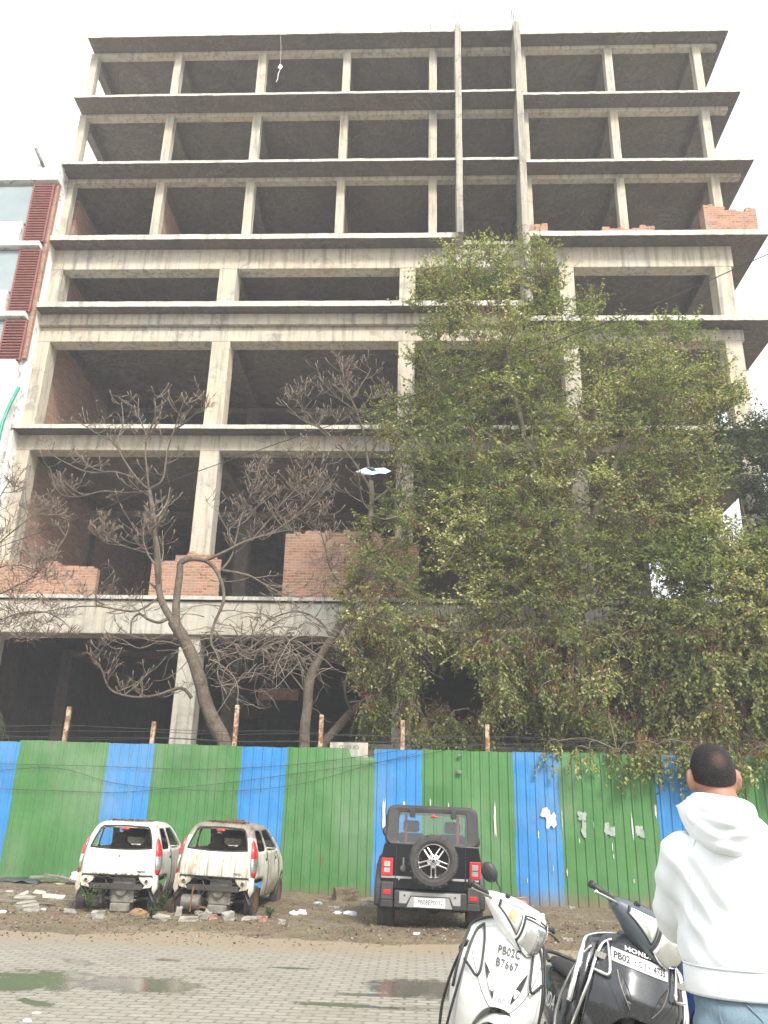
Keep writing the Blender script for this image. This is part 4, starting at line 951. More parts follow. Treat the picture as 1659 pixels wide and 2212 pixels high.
def wheel(name, parent, x, y, r, wd, rimm, seed=0, flat=0.0, spokes=6):
    b = MB(); Mx = Matrix.Translation((x, y, r-flat)) @ Matrix.Rotation(PI/2, 4, 'Y')
    prof = [(r*.62, -wd*.40), (r*.80, -wd*.52), (r*.95, -wd*.48), (r, -wd*.34), (r, -wd*.08), (r*.985, -wd*.06), (r*.985, wd*.06), (r, wd*.08), (r, wd*.34), (r*.95, wd*.48), (r*.80, wd*.52), (r*.62, wd*.40)]
    b.lathe(prof, 36, Mx, cap=False); w_ = b.build(name, M['tyre'], parent, auto=35)
    b = MB(); b.lathe([(r*.64, -wd*.42), (r*.60, -wd*.42), (r*.57, -wd*.25), (r*.2, -wd*.30), (r*.18, wd*.30), (r*.57, wd*.25), (r*.60, wd*.42), (r*.64, wd*.42)], 24, Mx)
    b.build('rim', rimm, w_, auto=35)
    return w_
def wreck(label, loc, rz, body, panel, roofm, seed, muffler=False, tilt=(0, 0)):
    root = thing('wrecked_car', label, 'car', loc, (tilt[0], tilt[1], rz), 'wrecked white hatchbacks by the fence')
    nS = len(ST); full = [(1, i) for i in range(nS)] + [(-1, i) for i in range(nS-2, 0, -1)]; n = len(full)
    b = MB(); vs = []
    for z in ZL:
        for s_, i in full: vs.append(shell_pt(ST[i][0], ST[i][1], z, s_))
    fs = []; mi = []
    def winside(i): return 5 <= i < 8 or 9 <= i < 12
    for j in range(len(ZL)-1):
        for k in range(n):
            k2 = (k+1) % n; i = min(full[k][1], full[k2][1])
            if 4 <= j < 7 and (i < 2 or winside(i) or i >= 14): continue     # window openings
            if j == 0 and (i < 7 or i >= 11): continue                        # open under the bumpers and in the wheel arches
            if j == 1 and (i < 5 or 5 <= i < 7 or 12 <= i < 14 or i > 14): continue
            if j == 2 and (i < 2): continue
            fs.append((j*n+k, j*n+k2, (j+1)*n+k2, (j+1)*n+k)); mi.append(1 if j >= 6 else 0)
    # roof
    top = (len(ZL)-1)*n; m0 = len(vs)
    for s_, i in full:
        x, y, z = shell_pt(ST[i][0], ST[i][1], 1.50, s_); vs.append((x*.8, (y-.95)*.82+.95, 1.535))
    for k in range(n): fs.append((top+k, top+(k+1) % n, m0+(k+1) % n, m0+k)); mi.append(1)
    fs.append(tuple(range(m0, m0+n))); mi.append(1)
    b.v = vs; b.f = fs; b.m = mi
    o = b.build('body', [body, roofm], root, smooth=True, sub=2, solid=0)
    md = o.modifiers.new('t', 'SOLIDIFY'); md.thickness = .022; md.offset = -1
    # tailgate skin
    b = MB(); nu, nv_ = 16, 10
    def tg(u, v_):
        z = lerp(.665, 1.085+.0*u, v_); fx = (u*2-1)*.86
        zz = z - .028*(1-(u*2-1)**2)*(1 if v_ > .8 else v_*0)
        y = interp(z, ZL, RY) - .028 + .03*abs(u*2-1)**3
        return (fx*interp(z, ZL, HW)*(1-.05*(1-v_)*0), y, zz)
    b.grid(tg, nu, nv_); g_ = b.build('tailgate', panel, root, smooth=True, solid=.02, bevel=.006)
    b = MB(); b.tube([(x*.60, interp(.66, ZL, RY)-.02+.02*abs(x)**3, .655) for x in (-1, -.5, 0, .5, 1)], .014, 6); b.build('rubber_seal', M['dark'], root)
    # black rubber round the glassless rear opening
    P = [(-.545, 1.095), (-.50, 1.25), (-.44, 1.40), (-.40, 1.435), (0, 1.45), (.40, 1.435), (.44, 1.40), (.50, 1.25), (.545, 1.095), (.3, 1.072), (0, 1.058), (-.3, 1.072), (-.545, 1.095)]
    b = MB(); b.tube([(x, interp(z, ZL, RY)-.012+.02*abs(x/.55)**2, z) for x, z in P], .016, 6); b.build('window_seal', M['dark'], root)
    # tail lamps up the corners
    for s_ in (-1, 1):
        b = MB(); zz = [.67+.6*i/14 for i in range(15)]; fr = [.885, .93, .965, .99, 1.0]; fyl = [.004, .010, .022, .04, .06]
        V = []
        for i, z in enumerate(zz):
            k = math.sin(PI*min(1, (i+.6)/14.5))**.45
            for a_, c_ in zip(fr, fyl):
                a2 = lerp(.945, a_, k); c2 = lerp(.014, c_, k); p_ = shell_pt(a2, c2, z, s_)
                V.append((p_[0]+s_*.018, p_[1]-.018, z))
        F = []; mm = []
        for i in range(14):
            for q in range(4): F.append((i*5+q, i*5+q+1, (i+1)*5+q+1, (i+1)*5+q)); mm.append(1 if 2 <= i <= 6 else 0)
        b.v = V; b.f = F; b.m = mm; b.build('tail_lamp', [M['red_lens'], M['clear_lens']], root, smooth=True, solid=.012)
    b = MB(); b.ell((0, .135, 1.40), (.085, .03, .026)); b.build('brake_light', M['red_lens'], root, smooth=True)
    # bared bumper carriers, crossmember, lamp brackets
    for s_ in (-1, 1):
        b = MB(); b.prism([(s_*.58, .655), (s_*.36, .655), (s_*.42, .56), (s_*.50, .50), (s_*.46, .45), (s_*.60, .47), (s_*.66, .55)], lambda x, z: (x, .02, z), lambda x, z: (x, .10, z))
        b.ell((s_*.53, .01, .575), (.05, .02, .045), 12, 8); br = b.build('bumper_bracket', panel, root, bevel=.01)
        b = MB(); b.ell((s_*.53, -.012, .575), (.028, .008, .026), 10, 6); b.build('lamp_hole', M['soot'], br)
        b = MB(); b.prism([(s_*.62, .68), (s_*.70, .68), (s_*.72, .45), (s_*.67, .36), (s_*.63, .43)], lambda x, z: (x, .03, z), lambda x, z: (x, .14, z)); b.build('corner_panel', body, root, bevel=.01)
        if s_ > 0 or muffler:
            b = MB(); b.grid(lambda u, v_: (s_*(.55+.16*u)+.02*math.sin(v_*9), .02+.25*v_*(1-u*.3)+.02*math.sin(u*7), .46-.26*u*(1-v_)-.03*math.sin(v_*6)), 6, 6); b.build('torn_liner', M['black_plastic'], root, smooth=True, solid=.004)
    b = MB(); b.box(-.46, .46, .0, .07, .43, .52); b.build('crossmember', M['soot'], root, bevel=.008)
    b = MB(); b.tube([(x, -.01+.01*math.sin(x*20), .62-.05*(x > -.1)*math.sin((x+.1)*4)+.01*math.sin(x*31)) for x in np.linspace(-.4, .42, 14)], .012, 5)
    b.tube([(-.2, .03, .58), (-.12, .0, .47), (-.2, .05, .32), (-.16, .12, .2)], .014, 5); b.build('cable', M['dark'], root)
    # engine and gearbox hanging low
    ex = .12; b = MB(); b.box(ex-.20, ex+.20, .10, .5, .22, .62); b.box(ex-.19, ex+.15, .06, .42, .08, .215); b.box(ex-.24, ex-.2, .15, .5, .25, .52)
    for k in range(5): b.box(ex+.2, ex+.24, .12, .45, .25+k*.06, .275+k*.06)
    b.lathe([(.02, -.02), (.10, -.02), (.10, .05), (.02, .05)], 14, Matrix.Translation((ex-.02, .09, .42)) @ Matrix.Rotation(PI/2, 4, 'X'))
    b.build('engine', M['cast'], root, bevel=.02)
    b = MB(); b.tube([(-.62, .42, .27), (-.2, .45, .25), (.3, .45, .25), (.62, .42, .27)], .035, 8); b.tube([(-.3, .2, .5), (-.28, .25, .2)], .04, 7); b.build('axle', M['steel'], root)
    b = MB(); b.box(-.58, .58, .55, .6, .3, .64); b.box(-.6, .6, .6, 2.7, .27, .31); b.build('floor_pan', M['soot'], root)
    if muffler:
        b = MB(); Mx = Matrix.Translation((-.36, .06, .235)) @ Matrix.Rotation(PI/2, 4, 'Y')
        b.lathe([(.02, -.17), (.10, -.17), (.125, -.155), (.125, .155), (.10, .17), (.02, .17)], 20, Mx); q = b.build('muffler', M['steel'], root, auto=30)
        b = MB(); b.tube([(-.33, -.07, .10), (-.33, -.075, .24), (-.33, -.03, .5)], .013, 5); b.tube([(-.2, .06, .17), (-.05, .1, .15), (.0, .2, .2)], .02, 6); b.build('strap', M['rust'], q)
    for x, y in ((-.63, .42), (.63, .42), (-.62, 2.62), (.62, 2.62)): wheel('wheel', root, x, y, .275, .15, M['rust'], flat=.02)
    # what is left inside
    for x in (-.28, .28):
        b = MB(); b.box(x-.22, x+.22, 1.3, 1.75, .5, .62)
        b.loft([[(x+cx*w_, y+cy, z) for cx, cy in ((-1, -.05), (1, -.05), (1, .05), (-1, .05))] for w_, y, z in ((.22, 1.28, .6), (.22, 1.18, .9), (.19, 1.12, 1.12), (.11, 1.10, 1.16), (.10, 1.09, 1.30), (.06, 1.09, 1.32))])
        b.build('seat', M['seat'], root, bevel=.03, seg=2, smooth=False)
    b = MB(); b.box(-.52, .52, .32, .85, .62, .80); b.build('engine_cover', M['seat'], root, bevel=.03)
    b = MB(); b.box(-.6, .6, 2.05, 2.4, .8, 1.02); b.build('dashboard', M['black_plastic'], root, bevel=.05)
    b = MB(); b.lathe([(.17, -.012), (.19, 0), (.17, .012)], 20, Matrix.Translation((.3, 1.95, 1.0)) @ Matrix.Rotation(R(65), 4, 'X')); b.build('steering_wheel', M['black_plastic'], root)
    # dead leaves and rubbish lying on the roof
    rd = random.Random(seed); b = MB()
    for k in range(140):
        x = rd.uniform(-.38, .38); y = .33+abs(rd.gauss(0, .35)); z = 1.525
        d = Matrix.Translation((x, y, z+rd.uniform(.0, .02))) @ Euler((rd.uniform(-.6, .6), rd.uniform(-.6, .6), rd.uniform(0, 6))).to_matrix().to_4x4()
        s_ = rd.uniform(.02, .05); b.add([d @ Vector(p_) for p_ in ((-s_, 0, 0), (0, -s_*.5, .01), (s_, 0, 0), (0, s_*.5, .01))], [(0, 1, 2, 3)])
    if muffler: b.obox(Matrix.Translation((.22, .5, 1.56)) @ Matrix.Rotation(.4, 4, 'Z'), .2, .12, .06); b.obox(Matrix.Translation((.09, .45, 1.55)) @ Matrix.Rotation(-.2, 4, 'Z'), .14, .1, .04)
    q = b.build('leaf_litter', M['litter'], root); q['kind'] = 'stuff'
    b = MB(); V = [[shell_pt(fx, 1, z, s_, 0) for s_, fx in ((-1, .80), (-1, .42), (1, 0), (1, .42), (1, .80))] for z in (1.08, 1.2, 1.3, 1.42)]
    b.loft([[(x, y-.03, z) for x, y, z in r_] for r_ in V], False, False, closed=False); b.build('windscreen', M['dim_glass'], root, smooth=True)  # dark half-opaque pane added to stand for the dim cabin
    # door seams, handles
    for s_ in (-1, 1):
        for fy in (.39, .735):
            b = MB(); b.tube([shell_pt(1, fy, z, s_, .004) for z in (.34, .5, .7, .9, 1.05)], .006, 4); b.build('door_seam', M['dark'], root)
        for fy in (.35, .66):
            p_ = shell_pt(1, fy, .93, s_, .0); b = MB(); b.ell(p_, (.014, .055, .03), 10, 6); b.build('door_handle', M['black_plastic'], root, smooth=True)
    # badge and lettering on the tailgate
    def tm(x, z): return Vector((x, interp(z, ZL, RY)-.045+.03*abs(x/.62)**3, z))
    text('lettering', 'nano', .075, M['black_ink'] if not muffler else M['steel'], root, lambda x, y: tm(.42+x, .725+y), bold=.002)
    if not muffler:
        b = MB(); b.prism([(-.022, .985), (.022, .985), (.022, .977), (.006, .972), (.006, .957), (.02, .952), (.02, .946), (-.02, .946), (-.02, .952), (-.006, .957), (-.006, .972), (-.022, .977)], lambda x, z: tm(x, z), lambda x, z: tm(x, z)+Vector((0, .005, 0))); b.build('badge', M['black_ink'], root)
        text('lettering', '·ᴀ·', .03, M['steel'], root, lambda x, y: tm(x, .91+y))
        for k in range(14):
            x = rd.uniform(-.5, .5); b = MB(); b.obox(Matrix.Translation(tm(x, .678)), rd.uniform(.01, .05), .004, rd.uniform(.008, .02)); b.build('scab', M['rust'], root)
    else:
        b = MB(); b.obox(Matrix.Translation(tm(.16, .93)) @ Matrix.Rotation(.1, 4, 'Y'), .006, .004, .07); b.build('badge_scar', M['steel'], root)
    return root
pA = atz(258, 1975, 0.02); pB = atz(459, 1979, 0.0)
SC = 1.0
wA = wreck('left wrecked white car, cleaner tailgate with a small dark badge, glass and bumper gone', (at(252, 1975, 14.5).x, 14.25, at(258, 1976, 14.6).z), R(5), M['wpaint'], M['wpanel'], M['wpaint'], 1, False, (0, R(1)))
wB = wreck('right wrecked white car, dirt streaked tailgate, scorched roof and a bared muffler', (at(459, 1978, 14.5).x, 14.25, at(459, 1980, 14.6).z), R(-2), M['dpaint'], M['dpanel'], M['burnt'], 2, True, (0, R(2.0)))

for q in (wA, wB): q.scale = (.90, .93, .925)
# ------------------------------------------------------------------ black off-roader
t = NT('black gloss paint'); v = t.coord('Object'); n = t.noise(v, 5, 5)
M['bpaint'] = t.fin(t.ramp(n, [(.3, (.004, .005, .007)), (.7, (.008, .009, .011))]), t.math('ADD', .16, t.math('MULTIPLY', n, .12)), spec=.3, coat=.25)
M['btop'] = pm('matt black hard top', (.034, .033, .032), (.05, .047, .044), 5, .62, 0, .1)
M['silver'] = pm('silver bumper plate', (.42, .42, .41), (.34, .34, .33), 9, .4, .6)
M['seatb'] = pm('red seat belt', (.45, .05, .03), (.33, .04, .03), 9, .7)
jp = atz(712*.1961+786.2, 1455*.1961+1721.5, -.035)
J = thing('off_road_car', 'black boxy off-road car with a spare wheel on its tailgate, parked facing the fence', 'car', (jp.x, 13.35, -.045), (0, R(1.3), R(-1)))
KX, KZ = .00134, .00134
def jx(x): return (x-712)*KX
def jz(y): return (1458-y)*KZ
def rrect(x0, x1, z0, z1, r, y, n=5):
    P = []
    for cx, cz, a0 in ((x1-r, z1-r, 0), (x0+r, z1-r, 90), (x0+r, z0+r, 180), (x1-r, z0+r, 270)):
        for k in range(n+1):
            a = R(a0+90*k/n); P.append((cx+r*math.cos(a), y, cz+r*math.sin(a)))
    return P
# tub
b = MB()
sec = [(-.725, .60), (-.735, 1.05), (-.72, 1.13), (-.70, 1.215), (.70, 1.215), (.72, 1.13), (.735, 1.05), (.725, .60)]
b.loft([[(x*.985, .0, z) for x, z in sec], [(x, .03, z) for x, z in sec], [(x, 2.0, z) for x, z in sec], [(x*.97, 2.1, min(z, 1.08)) for x, z in sec], [(x*.93, 3.25, min(z, 1.02)) for x, z in sec], [(x*.9, 3.3, min(z, .9)) for x, z in sec]], cap0=True, cap1=True)
b.build('body', M['bpaint'], J, bevel=.012, auto=30)
# hard top: shell around a real opening, front left open for the windscreen
wx0, wx1, wz0, wz1 = jx(342)-.03, jx(1098)+.03, 1.235, jz(212)
b = MB(); o0, o1, t0, t1 = -.70, .71, 1.20, 1.755
L = [rrect(wx0, wx1, wz0, wz1, .06, .075), rrect(wx0-.006, wx1+.006, wz0-.006, wz1+.006, .062, .035), rrect(o0+.03, o1-.03, t0+.02, t1-.03, .09, .02), rrect(o0, o1, t0, t1, .10, .06), rrect(o0-.01, o1+.01, t0, t1+.015, .10, .6), rrect(o0-.01, o1+.01, t0, t1+.01, .10, 1.55), rrect(o0+.02, o1-.02, t0+.02, t1-.03, .09, 1.62)]
# lean the sides in towards the roof
L = [[(x*(1-.045*(z-t0)/(t1-t0)), y+.05*(z-t0)/(t1-t0), z) for x, y, z in r_] for r_ in L]
b.loft(L, False, False); b.build('hard_top', M['btop'], J, auto=35, solid=.012)
for s_ in (-1, 1):
    b = MB(); b.box(s_*.712-.004, s_*.712+.004, .5, 1.45, 1.3, 1.62); b.build('side_window', M['dark'], J, bevel=.003)
b = MB(); r_ = rrect(wx0+.004, wx1-.004, wz0+.004, wz1-.004, .058, .06); r_ = [(x*(1-.045*(z-t0)/(t1-t0)), y+.05*(z-t0)/(t1-t0), z) for x, y, z in r_]
b.add(r_, [tuple(range(len(r_)))]); b.build('window', M['glass'], J)
b = MB(); b.loft([rrect(-.60, .60, 1.2, 1.68, .08, 1.80), rrect(-.56, .56, 1.24, 1.64, .06, 1.79)], False, False); b.build('windscreen_frame', M['black_plastic'], J, solid=.02)
b = MB(); b.box(-.01, .06, 1.75, 1.78, 1.60, 1.66); b.ell((.03, .09, 1.615), (.06, .012, .018)); b.build('brake_light', M['red_lens'], J, smooth=True)
for x in (-.33, .33):
    b = MB(); b.box(x-.21, x+.21, 1.0, 1.12, .7, 1.36); b.box(x-.13, x+.13, 1.0, 1.09, 1.37, 1.55); b.build('seat', M['seat'], J, bevel=.05, seg=3)
    b = MB(); xx = x*1.19; b.tube([(xx, .16, 1.24), (xx, .16, 1.64)], .022, 4); b.build('seat_belt', M['seatb'], J)
for x in (jx(490), jx(955)):
    b = MB(); b.box(x-.042, x+.042, -.01, .06, jz(262), jz(178)); b.build('hinge', M['black_plastic'], J, bevel=.01)
# tail lamps
for s_, xa, xb in ((-1, jx(165), jx(295)), (1, jx(1135), jx(1258))):
    z0, z1 = jz(883), jz(700)
    b = MB(); b.box(xa, xb, -.03, .05, z0, z1); lo_ = b.build('tail_lamp', M['red_lens'], J, bevel=.012)
    xm = (xa+xb)/2; b = MB(); b.box(xm-.045, xm+.045, -.036, -.02, z0+.045, z0+.115); b.box(xm-.045, xm+.045, -.036, -.02, z0+.125, z0+.20); b.build('lens', M['clear_lens'], lo_, bevel=.004)
    b = MB(); b.box(xm-.047, xm+.047, -.037, -.021, z0+.113, z0+.127); b.build('lens_divider', M['black_plastic'], lo_)
for xa, xb in ((168, 318), (328, 505), (948, 1083), (1100, 1240)):
    b = MB(); b.box(jx(xa), jx(xb), -.016, .01, jz(905)+.0, jz(882)); b.build('trim_strip', M['silver'], J, bevel=.003)
for x in (jx(326), jx(1092)):
    b = MB(); b.box(x-.004, x+.004, -.003, .004, .63, 1.2); b.build('door_gap', M['dark'], J)
b = MB(); x = jx(410); b.box(x-.012, x+.012, -.035, -.005, jz(790), jz(690)); b.lathe([(.03, -.01), (.045, 0), (.045, .02), (.02, .03)], 14, Matrix.Translation((x, -.0, jz(800))) @ Matrix.Rotation(PI/2, 4, 'X')); b.build('door_handle', M['steel'], J)
b = MB(); b.ell((jx(366), -.01, jz(915)), (.012, .012, .018)); b.build('lock', M['chrome'], J)
# spare wheel
cx, cz = jx(740), jz(705); Mx = Matrix.Translation((cx, -.16, cz)) @ Matrix.Rotation(PI/2, 4, 'X')
b = MB(); rr = .358
b.lathe([(rr*.64, .085), (rr*.78, .115), (rr*.93, .108), (rr*.99, .07), (rr, .05), (rr, -.05), (rr*.99, -.07), (rr*.93, -.108), (rr*.7, -.11)], 48, Mx, cap=False)
sp_ = b.build('spare_wheel', M['tyre'], J, auto=25)
b = MB()
for k in range(44):
    a = 2*PI*k/44; q = Mx @ Matrix.Rotation(a, 4, 'Z') @ Matrix.Translation((rr*.975, 0, .055 if k % 2 else -.02)); b.obox(q, .03, .032, .07)
b.build('tread_block', M['tyre'], sp_)
b = MB(); b.lathe([(rr*.655, .10), (rr*.63, .108), (rr*.60, .09), (rr*.59, .0)], 48, Mx, cap=False); b.build('rim', M['alloy'], sp_, auto=30)
b = MB(); b.lathe([(rr*.60, .0), (rr*.05, .0)], 32, Mx); b.build('drum', M['soot'], sp_)
b = MB()
for k in range(5):
    a = R(-90+72*k)
    for off in (-.030, .030):
        q = Mx @ Matrix.Rotation(a, 4, 'Z') @ Matrix.Translation((rr*.37, off, .065)) @ Matrix.Rotation(R(12), 4, 'Y'); b.obox(q, rr*.50, .021, .03)
    q = Mx @ Matrix.Rotation(a, 4, 'Z') @ Matrix.Translation((rr*.17, 0, .075)); b.obox(q, rr*.2, .075, .03)
b.lathe([(.062, .05), (.058, .092), (.03, .10)], 20, Mx); b.build('spokes', M['alloy'], sp_, bevel=.006)
b = MB()
for k in range(5):
    a = R(-54+72*k); b.lathe([(.011, .08), (.011, .10)], 8, Mx @ Matrix.Rotation(a, 4, 'Z') @ Matrix.Translation((.045, 0, 0)))
b.lathe([(.025, .10), (.022, .112)], 12, Mx); b.build('wheel_nuts', M['black_plastic'], sp_)
# flares, corner boxes, bumper
for s_, xo, xi in ((-1, jx(97), -.70), (1, jx(1312), .70)):
    b = MB(); P = [(.02, .36), (.0, .62), (.10, .92), (.22, 1.03), (.75, 1.05), (.95, .92), (1.05, .62), (1.0, .5), (.93, .62), (.82, .84), (.62, .90), (.36, .86), (.2, .7), (.16, .36)]
    b.prism(P, lambda y, z: (xi, y, z), lambda y, z: (xo*(.955 if z > .9 else 1), y, z)); b.build('wheel_arch', M['black_plastic'], J, bevel=.03, seg=3, auto=40)
    xm = jx(240) if s_ < 0 else jx(1180)
    b = MB(); b.box(xm-.088, xm+.088, -.05, .06, jz(1120)+.0, jz(940 if s_ < 0 else 965)); bb_ = b.build('bumper_corner', M['btop'], J, bevel=.015)
    b = MB(); zc = jz(1042 if s_ < 0 else 1070); b.box(xm-.055, xm+.055, -.06, -.04, zc-.034, zc+.030); b.build('reflector', M['red_lens'], bb_, bevel=.006)
    b = MB(); b.prism([(xm-.1, jz(1195)), (xm+.1, jz(1195)), (xm+.09, jz(1120)), (xm-.09, jz(1120))], lambda x, z: (x, -.04, z), lambda x, z: (x, .1, z)); b.build('bumper_end', M['black_plastic'], J, bevel=.012)
b = MB(); b.box(jx(318), jx(1110), -.07, .06, jz(1195), jz(1018)); b.build('bumper', M['black_plastic'], J, bevel=.02)
b = MB(); zt, zb = jz(1032), jz(1148)
b.prism([(jx(376), zt), (jx(376), zb), (jx(455), zb), (jx(497), jz(1068)), (jx(925), jz(1068)), (jx(962), zb), (jx(1040), zb), (jx(1040), zt)], lambda x, z: (x, -.078, z), lambda x, z: (x, -.065, z)); sp2 = b.build('skid_plate', M['silver'], J, bevel=.003)
b = MB()
for x in (433, 982): b.lathe([(.014, 0), (.014, .006)], 12, Matrix.Translation((jx(x), -.079, jz(1068))) @ Matrix.Rotation(PI/2, 4, 'X'))
b.build('parking_sensor', M['dark'], sp2)
b = MB(); b.prism([(jx(460), jz(1182)), (jx(505), jz(1076)), (jx(915), jz(1076)), (jx(952), jz(1182))], lambda x, z: (x, -.074, z), lambda x, z: (x, -.066, z)); b.build('plate_holder', M['silver'], J)
b = MB(); b.box(jx(536), jx(874), -.084, -.076, jz(1176), jz(1082)); np2 = b.build('number_plate', M['plate'], J, bevel=.003)
pcx, pcz = (jx(536)+jx(874))/2, (jz(1176)+jz(1082))/2
text('lettering', 'PB08EP0032', .088, M['black_ink'], np2, lambda x, y: Vector((pcx+.012+x, -.0855, pcz+y)), squash=.80, spacing=1.02, bold=.0008)
b = MB(); b.box(jx(540), jx(552), -.0853, -.0845, pcz-.012, pcz+.012); b.build('hologram', M['silver'], np2)
for x in (-.66, .66):
    for y in (.50, 2.75): wheel('wheel', J, x, y, .37, .235, M['alloy'])
b = MB(); b.tube([(-.6, .5, .40), (.6, .5, .40)], .05, 8); b.ell((.05, .5, .40), (.16, .16, .15)); b.tube([(-.25, .12, .42), (.1, .1, .44), (.35, .1, .42)], .06, 8); b.box(-.5, .5, .1, 1.5, .5, .62); b.build('underbody', M['soot'], J)
b = MB(); b.tube([(jx(330), .0, jz(1168)), (jx(330), .12, jz(1168))], .02, 8); b.tube([(jx(1060), .02, .3), (jx(1060), .2, .3)], .025, 8); b.build('exhaust', M['steel'], J)
for s_, x, z in ((-1, jx(148), jz(445)), (1, jx(1268), jz(520))):
    b = MB(); b.ell((x, 1.72, z), (.072, .06, .092), 14, 10); b.v = [(px, max(1.685, py), pz) for px, py, pz in b.v]
    b.tube([(x, 1.74, z-.08), (s_*.64, 1.80, z-.14)], .025, 6); q = b.build('mirror', M['black_plastic'], J, smooth=True)
    b = MB(); b.ell((x, 1.682, z), (.045, .003, .06), 14, 8); b.build('mirror_glass', M['nglass'], q, smooth=True)
# ------------------------------------------------------------------ scooters
AZ = [.36, .44, .52, .60, .70, .80, .90, .96, 1.0]
AY = [.15, .11, .075, .05, .045, .085, .145, .19, .225]
AW = [.185, .205, .222, .232, .235, .225, .205, .18, .15]
def AF(x, z):
    w_ = interp(z, AZ, AW); u = min(1.15, abs(x)/w_)
    c = 1/(1+math.exp((abs(x)-.105)*70))
    return interp(z, AZ, AY) + .105*u**2.5 - .014*c
def smat(name, c, c2, rough, coat, metal=0.0, dust=(.3, .27, .22), da=.12):
    t = NT(name); v = t.coord('Object'); n = t.noise(v, 4, 5, .6); f = t.noise(v, 45, 4, .7)
    col = t.ramp(n, [(.35, c), (.65, c2)]); col = t.mix(t.math('MULTIPLY', t.ramp(f, [(.45, 0.0), (.8, 1.0)]), da), col, dust)
    return t.fin(col, t.math('ADD', rough, t.math('MULTIPLY', n, .12)), metal, coat=coat)
M['sc_white'] = smat('white scooter paint', (.78, .79, .76), (.70, .71, .67), .22, .5, da=.10)
M['sc_black'] = smat('black scooter paint', (.014, .017, .020), (.024, .027, .030), .17, .7, da=.05)
M['sc_grey'] = smat('slate cowl paint', (.055, .07, .085), (.07, .085, .10), .3, .4, da=.05)
M['sc_blue'] = smat('blue scooter paint', (.012, .05, .19), (.018, .065, .24), .2, .6, da=.05)
M['seat_v'] = pm('black seat vinyl', (.02, .02, .02), (.032, .03, .03), 12, .6, 0, .2)
def scooter(label, loc, lean, yaw, turn, paint, guard, style, cowlp, rearp, wheelp):
    root = thing('scooter', label, 'scooter', loc, (0, lean, yaw), 'scooters parked in the foreground')
    def apt(u, v_):
        x0 = (u*2-1); ztop = 1.0-.06*abs(x0)**2.2
        wm = .235*x0; zb = .37+.24*max(0, 1-(abs(wm)/.17)**3)
        z = lerp(ztop, zb, v_); x = x0*interp(z, AZ, AW); return Vector((x, AF(x, z), z))
    b = MB(); b.grid(apt, 44, 30); o = b.build('front_cover', paint, root, smooth=True, solid=.012, sub=1); o.modifiers[0].offset = -1 if True else 0
    # seam between the nose and the lower cover
    b = MB(); b.tube([Vector((x, AF(x, z)-.001, z)) for x, z in [(x, .585+.25*(abs(x)/.21)**2) for x in np.linspace(-.205, .205, 25)]], .0022, 4); b.build('seam', M['dark'], o)
    # leaf shaped vents
    for s_ in (-1, 1):
        P = []
        for k in range(13):
            t_ = k/12; P.append((.128-.075*t_+.012*math.sin(PI*t_), .80-.155*t_))
        for k in range(1, 12):
            t_ = 1-k/12; P.append((.128-.075*t_-.022*math.sin(PI*t_)**.8, .80-.155*t_))
        b = MB(); b.prism([(s_*x, z) for x, z in P], lambda x, z: (x, AF(x, z)-.004, z), lambda x, z: (x, AF(x, z)+.003, z)); b.build('vent', M['black_plastic'] if style == 'white' else M['clear_lens'] if False else M['black_plastic'], root)
        b = MB(); b.tube([(s_*x, AF(x, z)-.005, z) for x, z in P[:13]], .0025, 4); b.build('vent_rim', M['steel'], root)
    # leg shield behind
    b = MB()
    def lsh(u, v_):
        x0 = u*2-1; z = lerp((1.0 if style == 'white' else .945)-.05*abs(x0)**3, .34, v_); w_ = interp(z, AZ, AW)+.03; x = x0*w_; return Vector((x, interp(z, AZ, AY)+.15+.02*abs(x0), z))
    b.grid(lsh, 20, 16); b.build('leg_shield', rearp, root, smooth=True, solid=.02)
    b = MB(); q = [(s_*(interp(z, AZ, AW)+.035), interp(z, AZ, AY)+.155, z) for s_, zz in ((-1, (.62, .72, .82, .9, .95)), ) for z in zz]
    zr = 1.005 if style == 'white' else .945
    if style != 'white': q = [(x*1.06, y, z-.055) for x, y, z in q]
    rim = q + [(-.12, .37, zr), (0, .385, zr+.015), (.12, .37, zr)] + [(-x, y, z) for x, y, z in q[::-1]]
    b.tube(cat_rom(rim, 4), .017 if style != 'white' else .008, 8); b.build('shield_trim', guard, root, smooth=True)
    # crash guards: an outer rail down each edge and a loop in front of the cover
    gl = 0 if style == 'white' else -.04
    for s_ in (-1, 1):
        def gp(x, z, d=.022):
            z = z+gl*(z > .6)
            return (s_*x, AF(min(abs(x), interp(z, AZ, AW)), z)-d, z)
        outer = [(.155, .97), (.195, .93), (.222, .85), (.240, .74), (.250, .62), (.252, .48), (.246, .36), (.235, .28)]
        b = MB(); b.tube(cat_rom([gp(*k) for k in outer], 4), .0085, 8)
        loop = [(.160, .965, .024), (.150, .90, .026), (.146, .80, .030), (.150, .745, .032), (.168, .725, .032), (.20, .745, .028), (.242, .775, .022)] if style == 'white' else [(.172, .965, .024), (.168, .90, .026), (.164, .83, .030), (.170, .80, .03), (.19, .797, .03), (.236, .80, .022)]
        b.tube(cat_rom([gp(*k) for k in loop], 4), .0078, 8); g_ = b.build('crash_guard', guard, root, smooth=True)
        if style != 'white':
            b = MB(); b.obox(Matrix.Translation(gp(.200, .875, .03)), .065, .004, .03); b.build('guard_plate', guard, g_)
        # rear loop of the guard, beside the floor
        b = MB(); b.tube(cat_rom([(s_*.235, .24, .86), (s_*.27, .32, .72), (s_*.285, .38, .5), (s_*.25, .36, .30), (s_*.2, .3, .26)], 5), .009, 7); b.build('leg_guard', guard, root, smooth=True)
    # floor, body, seat
    b = MB(); b.box(-.17, .17, .22, .85, .26, .31); b.build('floorboard', M['black_plastic'], root, bevel=.02)
